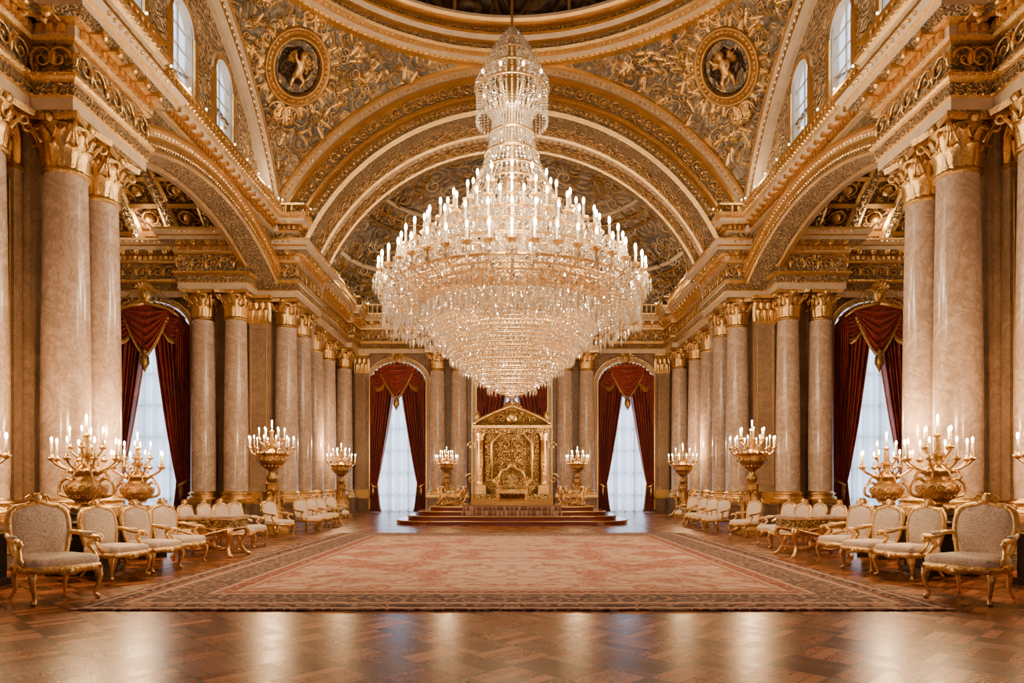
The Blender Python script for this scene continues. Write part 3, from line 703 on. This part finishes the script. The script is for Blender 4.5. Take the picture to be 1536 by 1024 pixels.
def bowlr(t): return BR*pxm*max(0,1-t**1.5)**.68
yb0,yb1=464,594
nrow=27
for j in range(nrow):
    t=j/(nrow-1)*.985; R=bowlr(t); y=yb0+(yb1-yb0)*t; z=Lz(y)
    m=max(8,int(2*pi*R/.08))
    for i in range(m): bead(*ringpt(R,2*pi*(i+.5*(j%2))/m,z),.035,.042)
    if R>.1: gold.add(torus(R-.06,z-.045,.018,48,4),'gold',True)
    if j%3==0:
        m=max(6,int(2*pi*R/.12))
        for i in range(m): bead(*ringpt(R+.05,2*pi*i/m,z-.09),.027,.085)
for k in range(5): bead(0,0,Lz(592)-.07*k,.07-.012*k,.06)
gold.add(lathe([(BR*pxm,Lz(466)),((BR+3)*pxm,Lz(463)),((BR+3)*pxm,Lz(450)),((BR-1)*pxm,Lz(446)),((BR+2)*pxm,Lz(443))],64),'gold',True)
for i in range(48): a=2*pi*i/48; gold.add(leaf(.2,.34,.14),'gold',True,RZ(a)@T(0,-(BR+3)*pxm,Lz(464))); gold.add(octa(ringpt((BR+5)*pxm,a+.06,Lz(456)),.06),'gold')
gold.add(lathe([(.05,Lz(440)),(.3,Lz(420)),(.25,Lz(380)),(.4,Lz(350)),(.22,Lz(330)),(.3,Lz(290)),(.12,Lz(260)),(.1,Lz(180)),(.2,Lz(165)),(.3,Lz(150)),(.15,Lz(140)),(.1,Lz(60)),(.03,Lz(45)),(.03,23.3)],16),'gold',True)
m=44
for i in range(m):
    a=2*pi*i/m
    for k in range(36):
        t=k/35; y=172+t*120; r=(29+ (62-29)*t**2.0)*pxm; bead(*ringpt(r,a,Lz(y)),.029)
for y,r in ((172,30),(205,33),(235,40),(262,48),(285,58)): gold.add(torus(r*pxm,Lz(y),.035,32),'gold',True)
for i in range(72):
    a=2*pi*i/72
    for k in range(22):
        t=k/21; bead(*ringpt((48+(172-48)*t)*pxm,a,Lz(306+134*t)+.05*math.sin(k*2)),.028)
for R_,y_,n_ in ((53,140,40),(42,112,32),(28,84,24),(15,62,12)):
    R=R_*pxm; gold.add(torus(R,Lz(y_),.03,32),'gold',True)
    for i in range(n_):
        a=2*pi*i/n_
        L=8 if R_==53 else 3
        for k in range(L): bead(*ringpt(R,a,Lz(y_)-.07*(k+1)),.028)
        bead(*ringpt(R,a,Lz(y_)-.07*(L+1)-.05),.037,.11)
        bead(*ringpt(R+.03,a,Lz(y_)+.06),.037,.06)
prof=[(140,53),(128,55),(116,48),(112,40),(100,42),(88,34),(84,26),(74,28),(64,18),(60,13),(50,10),(42,3)]
py=[p[0] for p in prof][::-1]; prr=[p[1] for p in prof][::-1]
for i in range(36):
    a=2*pi*i/36
    for k in range(27):
        y=140-98*k/26; r=float(np.interp(y,py,prr))*pxm; bead(*ringpt(r,a,Lz(y)),.028)
        if k<12: bead(*ringpt((53-24*(k/11)**.7)*pxm,a,Lz(150+30*k/11)),.03)
for i in range(10):
    a=2*pi*i/10; R=46*pxm; gold.add(tube([ringpt(.15,a,Lz(160)),ringpt(.5,a,Lz(168)),ringpt(R,a,Lz(150)),ringpt(R+.1,a,Lz(132))],.03,5),'gold',True); cand.add(ell(ringpt(R+.1,a,Lz(126)),(.03,.03,.06),6,4),'flame',True)
B=np.array(beads); nb=len(B)
un=np.array([(1,0,0),(0,1,0),(-1,0,0),(0,-1,0),(0,0,1),(0,0,-1)],float)
th=rng.uniform(0,pi/2,nb); cs,sn=np.cos(th),np.sin(th)
U=np.repeat(un[None],nb,0).copy(); ux=U[:,:,0]*cs[:,None]-U[:,:,1]*sn[:,None]; uy=U[:,:,0]*sn[:,None]+U[:,:,1]*cs[:,None]; U[:,:,0]=ux; U[:,:,1]=uy
V=B[:,None,:3]+U*np.stack([B[:,3],B[:,3],B[:,4]],1)[:,None,:]
F=np.array([(0,1,4),(1,2,4),(2,3,4),(3,0,4),(1,0,5),(2,1,5),(3,2,5),(0,3,5)])
F=(F[None]+6*np.arange(nb)[:,None,None]).reshape(-1,3)
me=bpy.data.meshes.new('crystals'); me.from_pydata(V.reshape(-1,3).tolist(),[],F.tolist()); me.materials.append(MATS['crystal'])
place(me,'crystals',parent=ch); gold.obj('gilt_frame',ch); cand.obj('candles',ch)
def point(parent,loc,power,r=.12,col=(1,.72,.42)):
    l=bpy.data.lights.new('lamp_light','POINT'); l.energy=power; l.color=col; l.shadow_soft_size=r
    o=bpy.data.objects.new('lamp_light',l); S.collection.objects.link(o); o.parent=parent; o.location=loc
CHC=(1,.765,.50)
for i in range(6):
    a=2*pi*(i+.5)/6; point(ch,ringpt(3.45,a,Lz(400)),370,.25,CHC)
for i in range(3): a=2*pi*i/3+.5; point(ch,ringpt(1.75,a,Lz(325)),270,.25,CHC)
point(ch,(0,0,Lz(500)),330,.4,CHC); point(ch,(0,-.3,Lz(415)),180,.3,CHC)
point(ch,(0,-1.1,Lz(200)),150,.2,CHC)
LC=(1,.72,.42)
for o_,sg in CORN:
    for y in (12.0,18.0,23.5): point(o_,(-8.2,y,11.95),36,.1,LC)
    for x,y in ((-14.8,22.5),(-13.5,24.9),(-13.5,16.2)): point(o_,(x,y,10.85),42,.1,LC)  # extra lamps added to brighten the alcove and its vault
for x,y in ((-7.2,32.5),(7.2,32.5),(0,35.6)): point(APT,(x,y,11.2),65,.12,LC)
# ------------------------------------------------------------------ candelabra
def arms(b,zc,n,r0,R,z0,z1,ph=0,cl=.2):
    for i in range(n):
        a=2*pi*i/n+ph; ca,sa=math.cos(a),math.sin(a)
        p=catmull([(r0*ca,r0*sa,z0),((r0+R)*.42*ca,(r0+R)*.42*sa,z0-.1),(R*.85*ca,R*.85*sa,z0-.02),(R*ca,R*sa,z1)],4)
        b.add(tube(p,.02,5),'gold',True)
        b.add(lathe([(.01,-.02),(.05,.0),(.07,.04),(.03,.05),(.032,.1)],8,(R*ca,R*sa,z1)),'gold',True)
        b.add(tube([(R*ca,R*sa,z1+.08),(R*ca,R*sa,z1+.08+cl)],.018,6),'candle',True)
        b.add(ell((R*ca,R*sa,z1+.13+cl),(.024,.024,.055),6,5),'flame',True)
        b.add(tube([(R*.6*ca,R*.6*sa,z0-.12),(R*.72*ca,R*.72*sa,z0-.22),(R*.62*ca,R*.62*sa,z0-.26)],.016,4),'gold',True)
def center(b,z,cl=.2):
    b.add(lathe([(.01,-.02),(.06,.0),(.085,.04),(.03,.05),(.035,.1)],8,(0,0,z)),'gold',True); b.add(tube([(0,0,z+.08),(0,0,z+.08+cl)],.022,6),'candle',True); b.add(ell((0,0,z+.13+cl),(.026,.026,.06),6,5),'flame',True)
def urn_mesh():
    b=MB()
    for h,z0,z1 in ((.42,0,.1),(.36,.1,.74),(.42,.74,.82)): b.add(box(-h,h,-h,h,z0,z1),'bronze_black')
    b.add(box(-.43,.43,-.43,.43,.77,.80),'gold_dark')
    b.add(lathe([(.38,.82),(.39,.87),(.3,.92),(.26,.95),(.3,.99),(.28,1.02),(.14,1.06)],20),'bronze_black',True)
    for i in range(12): b.add(leaf(.14,.16,.08),'gold',True,RZ(i*pi/6)@T(0,-.2,.95))
    b.add(lathe([(.14,1.06),(.16,1.09),(.09,1.13),(.08,1.16),(.14,1.19),(.26,1.28),(.32,1.38),(.31,1.48),(.23,1.56),(.17,1.62),(.2,1.66),(.27,1.7),(.28,1.73),(.16,1.76),(.08,1.82),(.07,1.95),(.12,2.0),(.06,2.06),(.05,2.24),(.03,2.3)],24),'gold_dark',True)
    for i in range(16):
        b.add(leaf(.11,.18,.05),'gold',True,RZ(i*pi/8)@T(0,-.15,1.17)); b.add(SC1 if i%2 else SC2,'gold',True,RZ(i*pi/8)@T(0,-.32,1.43)@Matrix.Scale(.15,4)); b.add(SC2 if i%2 else SC1,'gold',True,RZ(i*pi/8+.2)@T(0,-.28,1.3)@Matrix.Scale(.11,4))
        b.add(octa((.27*math.cos(i*pi/8),.27*math.sin(i*pi/8),1.72),.035),'gold')
    for s in (-1,1): b.add(tube(catmull([(s*.27,0,1.28),(s*.45,0,1.34),(s*.45,0,1.5),(s*.33,0,1.6),(s*.23,0,1.55)],4),.03,6),'gold',True)
    arms(b,0,8,.08,.5,1.84,1.9); arms(b,0,4,.05,.25,2.06,2.1,.3); center(b,2.3)
    return b.mesh('urn_candelabrum_mesh')
def torchere_mesh():
    b=MB()
    for i in range(3):
        R=RZ(i*2*pi/3+pi/6)
        b.add(tube(catmull([(0,-.1,.35),(0,-.34,.3),(0,-.46,.14),(0,-.55,.07),(0,-.6,.1)],4),[.06]*9+[.065]*8,6),'gold',True,R)
        b.add(leaf(.3,.8,.12),'gold',True,R@T(0,-.3,.25)); b.add(SC1,'gold',True,R@T(0,-.34,.9)@Matrix.Scale(.3,4))
    b.add(lathe([(.5,.0),(.5,.08),(.4,.1),(.36,.2),(.34,.3),(.38,.36),(.33,.42),(.27,.8),(.2,1.1),(.24,1.16),(.27,1.22),(.18,1.28)],6),'gold_dark',False)
    for i in range(6): b.add(SC2 if i%2 else SC1,'gold',True,RZ(i*pi/3+pi/6)@T(0,-.29,.62)@Matrix.Scale(.34,4)); b.add(leaf(.2,.4,.1),'gold',True,RZ(i*pi/3)@T(0,-.22,.85))
    b.add(lathe([(.18,1.28),(.1,1.35),(.09,1.5),(.15,1.58),(.18,1.66),(.1,1.74),(.09,1.84),(.16,1.9),(.26,1.98),(.36,2.08),(.40,2.18),(.36,2.28),(.42,2.34),(.45,2.38),(.36,2.4),(.2,2.46),(.12,2.54),(.08,2.7),(.13,2.76),(.05,2.85),(.05,3.05)],24),'gold_dark',True)
    for i in range(16):
        b.add(leaf(.15,.34,.1),'gold',True,RZ(i*pi/8)@T(0,-.28,1.98)); b.add(SC1 if i%2 else SC2,'gold',True,RZ(i*pi/8+.2)@T(0,-.41,2.2)@Matrix.Scale(.18,4)); b.add(octa((.45*math.cos(i*pi/8),.45*math.sin(i*pi/8),2.36),.05),'gold')
        b.add(leaf(.1,.2,.06),'gold',True,RZ(i*pi/8)@T(0,-.15,1.3))
    arms(b,0,12,.1,.64,2.38,2.5,cl=.2); arms(b,0,6,.08,.36,2.7,2.76,.3,cl=.2); center(b,3.0,.18)
    return b.mesh('torchere_mesh')
URN=urn_mesh(); TOR=torchere_mesh()
WC=(1,.59,.27)
def put(me,name,x,y,z,sc,rot,lights):
    for s in (-1,1):
        o=place(me,name,(s*x,y,z),(0,0,rot*s),sc)
        for (lz,p) in lights: point(o,(0,0,lz),p,.12,WC)
put(URN,'urn_candelabrum',7.2,11.55,0,1.0,0,[(2.8,280)])
put(URN,'urn_candelabrum',7.68,14.0,0,.96,0,[(2.8,280)])
put(URN,'urn_candelabrum',7.95,9.9,0,1.0,0,[(2.8,220)])
put(TOR,'gilded_torchere',7.35,20.9,0,1.03,0,[(3.35,470)])
put(TOR,'gilded_torchere',7.75,31.0,0,1.0,0,[(3.35,430)])
put(TOR,'gilded_torchere',2.72,28.4,.645,.72,0,[(3.5,330)])
# ------------------------------------------------------------------ armchair
def armchair_mesh():
    b=MB()
    for sx in (-1,1):
        b.add(tube(catmull([(sx*.34,-.32,.40),(sx*.375,-.36,.30),(sx*.36,-.345,.17),(sx*.335,-.32,.06),(sx*.37,-.37,.02)],4),[.05,.052,.05,.045,.04,.034,.03,.028,.026,.024,.022,.02,.02,.024,.028,.03,.026],7),'gold',True)
        b.add(tube(catmull([(sx*.28,.30,.40),(sx*.30,.32,.28),(sx*.28,.33,.14),(sx*.31,.40,.02)],4),[.045,.044,.04,.036,.032,.03,.027,.025,.023,.022,.022,.024,.026],7),'gold',True)
        b.add(leaf(.1,.15,.05),'gold',True,T(sx*.37,-.37,.27))
    rail=[(-.37,-.34),(-.2,-.39),(0,-.41),(.2,-.39),(.37,-.34),(.36,0),(.3,.33),(0,.34),(-.3,.33),(-.36,0)]
    rp=catmull([(x,y,0) for x,y in rail],3,True); N=len(rp)
    v=[];
    for o,z in ((.0,.36),(.03,.38),(.03,.44),(-.02,.46)):
        for p in rp: L=math.hypot(p.x,p.y); v.append((p.x*(1+o/L),p.y*(1+o/L),z-(.03 if z<.37 and abs(p.x)<.12 else 0)))
    b.add((v,[(k*N+i,k*N+(i+1)%N,(k+1)*N+(i+1)%N,(k+1)*N+i) for k in range(3) for i in range(N)]),'gold',True)
    for a in range(3):
        b.add(SC1,'gold',True,RZ([0,pi/2,-pi/2][a])@T(.08,-.43 if a==0 else -.4,.39)@Matrix.Scale(.13,4)); b.add(SC2,'gold',True,RZ([0,pi/2,-pi/2][a])@T(-.08,-.43 if a==0 else -.4,.39)@Matrix.Scale(.13,4))
    b.add(ell((0,-.43,.38),(.05,.03,.04),8,5),'gold',True)
    v=[];lev=[(1.0,.45),(1.02,.49),(.99,.53),(.88,.555),(.6,.57),(.25,.575)]
    for k,z in lev:
        for p in rp: v.append((p.x*k,p.y*k,z))
    f_=[(k*N+i,k*N+(i+1)%N,(k+1)*N+(i+1)%N,(k+1)*N+i) for k in range(len(lev)-1) for i in range(N)]+[tuple((len(lev)-1)*N+i for i in range(N))]
    b.add((v,f_),'damask',True)
    tilt=Matrix.Rotation(-.17,4,'X'); MBk=T(0,.31,.5)@tilt
    out=[(-.24,0),(-.30,.14),(-.335,.36),(-.32,.54),(-.25,.64),(-.12,.67),(0,.71),(.12,.67),(.25,.64),(.32,.54),(.335,.36),(.30,.14),(.24,0),(0,.03)]
    op=catmull([(x,0,z) for x,z in out],4,True)
    b.add(tube(op,.042,7,closed=True),'gold',True,MBk)
    N=len(op); cz=.36
    for sg in (-1,1):
        v=[]
        for k,d in ((1,.01),(.85,.045),(.5,.07),(.15,.075)):
            for p in op: v.append((p.x*k,sg*d,cz+(p.z-cz)*k))
        b.add((v,[(k*N+i,k*N+(i+1)%N,(k+1)*N+(i+1)%N,(k+1)*N+i) for k in range(3) for i in range(N)]+[tuple(3*N+i for i in range(N))]),'damask',True,MBk)
    for s in (-1,1):
        b.add(SC1 if s>0 else SC2,'gold',True,MBk@T(s*.09,-.03,.73)@Matrix.Scale(.16,4)); b.add(SC1 if s>0 else SC2,'gold',True,MBk@T(s*.29,-.03,.62)@Matrix.Scale(.14,4)); b.add(SC1 if s>0 else SC2,'gold',True,MBk@T(s*.31,-.03,.2)@Matrix.Scale(.12,4))
        b.add(tube([(s*.27,.30,.38),(s*.25,.31,.52)],.035,6),'gold',True)
        arm=catmull([(s*.33,.40,.80),(s*.40,.24,.80),(s*.43,.02,.755),(s*.43,-.16,.75),(s*.45,-.21,.73),(s*.43,-.22,.70)],4)
        b.add(tube(arm,.032,7),'gold',True)
        b.add(tube(catmull([(s*.42,-.14,.74),(s*.39,-.05,.65),(s*.42,-.16,.52),(s*.36,-.2,.42)],4),.03,6),'gold',True)
        b.add(ell((s*.425,.06,.79),(.04,.13,.03),8,5),'damask',True)
    b.add(ell((0,-.02,.75),(.06,.04,.08),8,6),'gold',True,MBk)
    for k in (-2,-1,1,2): b.add(leaf(.07,.13,.04),'gold',True,MBk@T(0,-.02,.72)@Matrix.Rotation(k*.5,4,'Y'))
    return b.mesh('armchair_mesh')
CH=armchair_mesh()
chairs=[(-5.98,8.9,1.0,1.05),(-6.95,8.35,1.1,1.0),(-6.4,11.0,1.25,.95),(-6.3,11.95,1.3,.93),(-6.3,12.9,1.3,.93),
 (-6.4,15.75,1.4,.88),(-6.5,16.8,1.4,.88),(-7.3,15.0,1.45,.85),(-7.35,16.0,1.45,.85),(-7.35,17.0,1.45,.85),(-6.7,19.6,1.2,.85),(-6.55,21.9,1.1,.85),(-6.55,23.1,1.1,.85),(-6.6,24.3,1.1,.85),(-6.8,26.6,1.1,.85)]
for x,y,r,sc in chairs:
    for s in (-1,1): place(CH,'armchair',(s*x,y,0),(0,0,(r*s)),sc)
# ------------------------------------------------------------------ console table
def table_mesh():
    b=MB(); hw,hd=.62,.36
    b.add(box(-hw-.04,hw+.04,-hd-.04,hd+.04,.80,.84),'marble'); b.add(box(-hw-.02,hw+.02,-hd-.02,hd+.02,.77,.80),'gold')
    b.add(box(-hw,hw,-hd,hd,.60,.77),'throne_panel'); b.add(box(-hw-.015,hw+.015,-hd-.015,hd+.015,.585,.61),'gold')
    for sx in (-1,1):
        for sy in (-1,1):
            b.add(tube(catmull([(sx*(hw-.05),sy*(hd-.05),.6),(sx*(hw+.0),sy*(hd+.0),.48),(sx*(hw-.1),sy*(hd-.1),.25),(sx*(hw-.02),sy*(hd-.02),.05),(sx*(hw+.04),sy*(hd+.03),.03)],4),[.06,.06,.06,.058,.055,.05,.045,.04,.036,.034,.034,.036,.04,.045,.05,.045,.04],7),'gold',True)
            b.add(tube(catmull([(sx*(hw-.1),sy*(hd-.1),.2),(sx*.3,sy*.12,.14),(0,0,.2)],5),.028,6),'gold',True)
    for s in (-1,1):
        for x in (-.4,-.15,.15,.4): b.add(SC1 if x>0 else SC2,'gold',True,RZ(0 if s<0 else pi)@T(x,-hd-.02,.68)@Matrix.Scale(.17,4))
        b.add(tube(catmull([(-hw+.05,s*hd,.58),(-.25,s*(hd+.02),.5),(0,s*(hd+.03),.44),(.25,s*(hd+.02),.5),(hw-.05,s*hd,.58)],5),.03,6),'gold',True)
        b.add(leaf(.22,.2,.05),'gold',True,RZ(0 if s<0 else pi)@T(0,-hd-.02,.45))
        for y in (-.18,.18): b.add(SC1 if y>0 else SC2,'gold',True,RZ(pi/2*s)@T(y,-hw-.02,.68)@Matrix.Scale(.17,4))
    b.add(ell((0,0,.24),(.09,.09,.12)),'gold',True)
    return b.mesh('console_table_mesh')
TB=table_mesh()
for s in (-1,1): place(TB,'console_table',(s*6.3,14.3,0),(0,0,s*.12),1.0); place(TB,'console_table',(s*6.85,25.45,0),(0,0,s*.1),.72)
# ------------------------------------------------------------------ dais
def dais():
    b=MB()
    def outline(k):
        hw=4.45-.42*k; yf=24.8+.45*k
        pts=[(-hw,31.2),(-hw,26.6)]+[(-hw+ (hw*.3)*(1-math.cos(pi/2*i/8)),26.6-(26.6-yf)*math.sin(pi/2*i/8)) for i in range(1,9)]
        pts+=[(-p[0],p[1]) for p in pts[::-1]]; return pts
    for k in range(4):
        o=outline(k); z0=.16*k; z1=z0+.16; M=len(o)
        v=[(x,y,z0) for x,y in o]+[(x,y,z1) for x,y in o]
        b.add((v,[(i,(i+1)%M,M+(i+1)%M,M+i) for i in range(M)]+[tuple(range(M,2*M))]),'wood_red')
        b.add(tube([(x*1.003,y-.01,z1-.03) for x,y in o],.03,5,closed=True),'gold_dark',True)
    b.obj('throne_dais')
    b=MB(); v=[]
    path=[(25.28,.18)]
    for k in range(2,4): path+=[(24.8+.45*k-.035,.16*k+.022),(24.8+.45*k-.035,.16*k+.18)]
    path+=[(27.3,.66)]
    for y,z in path: v+=[(-1.9,y,z),(1.9,y,z)]
    b.add((v,[(2*i,2*i+1,2*i+3,2*i+2) for i in range(len(path)-1)]),'carpet_pile'); b.obj('stair_runner')
dais()
# ------------------------------------------------------------------ throne
def throne():
    e=empty('gilded_throne',(0,29.2,.645),scale=(1.05,1,1.08)); b=MB()
    b.add(box(-1.65,1.65,-.6,.5,0,.22),'gold_dark'); b.add(box(-1.55,1.55,-.5,.45,.22,.4),'throne_panel')
    b.add(box(-1.1,1.1,-.1,.2,.4,3.0),'throne_panel')
    b.add(box(-.8,.8,-.16,-.1,.9,2.75),'throne_panel')
    fr=[(-.82,.9),(.82,.9),(.82,2.4),(.5,2.75),(0,2.85),(-.5,2.75),(-.82,2.4)]
    b.add(tube([(x,-.18,z) for x,z in fr],.06,6,closed=True),'gold',True)
    for s in (-1,1):
        b.add(box(min(s*1.05,s*1.5),max(s*1.05,s*1.5),-.3,.25,.4,.75),'gold'); 
        b.add(lathe([(.17,.75),(.2,.8),(.14,.88),(.13,1.0),(.15,1.7),(.12,2.5),(.18,2.56),(.13,2.62),(.22,2.8),(.24,2.9)],14,(s*1.28,-.05,0)),'gold',True)
        for i in range(6): b.add(leaf(.14,.25,.08),'gold_dark',True,T(s*1.28,-.05,2.6)@RZ(i*pi/3)@T(0,-.13,0))
        b.add(box(min(s*1.0,s*1.55),max(s*1.0,s*1.55),-.35,.3,2.9,3.15),'throne_panel')
        b.add(lathe([(.1,3.15),(.16,3.2),(.06,3.3),(.13,3.42),(.1,3.55),(.02,3.7)],12,(s*1.4,-.1,0)),'gold',True)
        for k in range(9): b.add(octa((s*1.28,-.2,.95+k*.18),.05),'gold')
        b.add(SC1 if s>0 else SC2,'gold',True,T(s*1.72,-.1,1.0)@Matrix.Scale(.5,4)); b.add(SC1 if s>0 else SC2,'gold',True,T(s*1.66,-.1,2.3)@Matrix.Scale(.4,4))
    b.add(box(-1.6,1.6,-.38,.3,3.0,3.1),'gold'); b.add(box(-1.45,1.45,-.28,.25,2.8,3.0),'throne_panel')
    def ped(x): return 3.12+.72*max(0,(1-abs(x)/1.5))**.8 if abs(x)<1.5 else 3.12
    n=24; v=[]
    for i in range(n+1):
        x=-1.5+3*i/n; v+=[(x,-.25,3.1),(x,-.25,ped(x)),(x,.2,ped(x))]
    b.add((v,[(3*i,3*i+3,3*i+4,3*i+1) for i in range(n)]+[(3*i+1,3*i+4,3*i+5,3*i+2) for i in range(n)]),'throne_panel')
    b.add(tube([(-1.55+3.1*i/n,-.28,ped(-1.5+3*i/n)+.03) for i in range(n+1)],.08,6),'gold',True)
    b.add(ell((0,-.3,3.4),(.24,.14,.22),12,8),'gold',True)
    for k in range(-3,4): b.add(leaf(.18,.42,.12),'gold',True,T(0,-.2,3.65)@Matrix.Rotation(k*.35,4,'Y'))
    for s in (-1,1):
        for x,z,q in ((.45,3.35,.35),(.82,3.28,.26)): b.add(SC1 if s>0 else SC2,'gold',True,T(s*x,-.3,z)@Matrix.Scale(q,4))
        for z in (1.2,1.7,2.2): b.add(SC1 if s>0 else SC2,'gold',True,T(s*.95,-.15,z)@Matrix.Scale(.3,4))
        for q in range(3): b.add(SC1 if s>0 else SC2,'gold',True,T(s*.28,-.2,1.5+q*.42)@Matrix.Scale(.4,4))
    b.obj('canopy_back',e)
    b=MB()
    b.add(box(-.72,.72,-1.5,-.35,0,.16),'gold_dark'); b.add(box(-.62,.62,-1.25,-.3,.45,.6),'gold'); b.add(ell((0,-.8,.64),(.58,.46,.13),16,8),'throne_panel',True)
    for s in (-1,1):
        for y in (-1.2,-.35): b.add(lathe([(.06,.16),(.1,.2),(.05,.3),(.09,.42),(.09,.46)],10,(s*.55,y,0)),'gold',True)
        b.add(tube(catmull([(s*.6,-.3,1.05),(s*.66,-.7,1.02),(s*.66,-1.1,.98),(s*.68,-1.25,.9),(s*.6,-1.2,.62)],5),.06,7),'gold',True)
        b.add(SC1 if s>0 else SC2,'gold',True,T(s*.6,-1.27,.8)@Matrix.Scale(.35,4)); b.add(SC1 if s>0 else SC2,'gold',True,T(s*.25,-1.28,.5)@Matrix.Scale(.25,4))
    bk=[(-.5,.6),(-.52,1.0),(-.4,1.3),(-.2,1.38),(0,1.55),(.2,1.38),(.4,1.3),(.52,1.0),(.5,.6)]
    pk=catmull([(x,-.33,z) for x,z in bk],4,True); b.add(tube(pk,.06,7,closed=True),'gold',True); b.add(([tuple(p) for p in pk],[tuple(range(len(pk)))]),'throne_panel')
    for i in range(6): b.add(leaf(.16,.25,.08),'gold',True,T(0,-.35,1.45)@Matrix.Rotation((i-2.5)*.4,4,'Y'))
    b.obj('seat',e)
throne()
def stool_mesh():
    b=MB()
    b.add(box(-.36,.36,-.3,.3,.32,.44),'gold'); b.add(ell((0,0,.46),(.36,.3,.11),14,6),'throne_panel',True)
    for sx in (-1,1):
        for sy in (-1,1): b.add(tube(catmull([(sx*.3,sy*.24,.34),(sx*.36,sy*.3,.24),(sx*.29,sy*.23,.08),(sx*.36,sy*.3,.04)],4),.035,6),'gold',True)
        b.add(tube(catmull([(sx*.34,-.25,.42),(sx*.44,-.2,.62),(sx*.4,0,.68),(sx*.44,.2,.62),(sx*.34,.25,.42)],5),.045,6),'gold',True)
        b.add(SC1 if sx>0 else SC2,'gold',True,T(sx*.15,-.31,.38)@Matrix.Scale(.2,4))
    b.add(tube([(-.3,-.24,.1),(.3,.24,.1)],.03,5),'gold',True); b.add(tube([(.3,-.24,.1),(-.3,.24,.1)],.03,5),'gold',True)
    return b.mesh('gilded_stool_mesh')
ST=stool_mesh()
for x,y,z,sc in ((2.35,27.3,.645,1.1),(2.75,30.0,.645,1.1)):
    for s in (-1,1): place(ST,'gilded_stool',(s*x,y,z),(0,0,s*.2),sc)
# ------------------------------------------------------------------ world, camera
W=bpy.data.worlds.new('World'); S.world=W; W.use_nodes=True; bg=W.node_tree.nodes['Background']; bg.inputs[0].default_value=(.6,.75,1,1); bg.inputs[1].default_value=.5
cam=bpy.data.cameras.new('camera'); co=bpy.data.objects.new('camera',cam); S.collection.objects.link(co); S.camera=co
co.location=(0,0,1.5); co.rotation_euler=(pi/2,0,0); cam.lens=24; cam.sensor_width=36; cam.shift_y=(726-512)/1536; cam.clip_end=200
print('beads',nb)
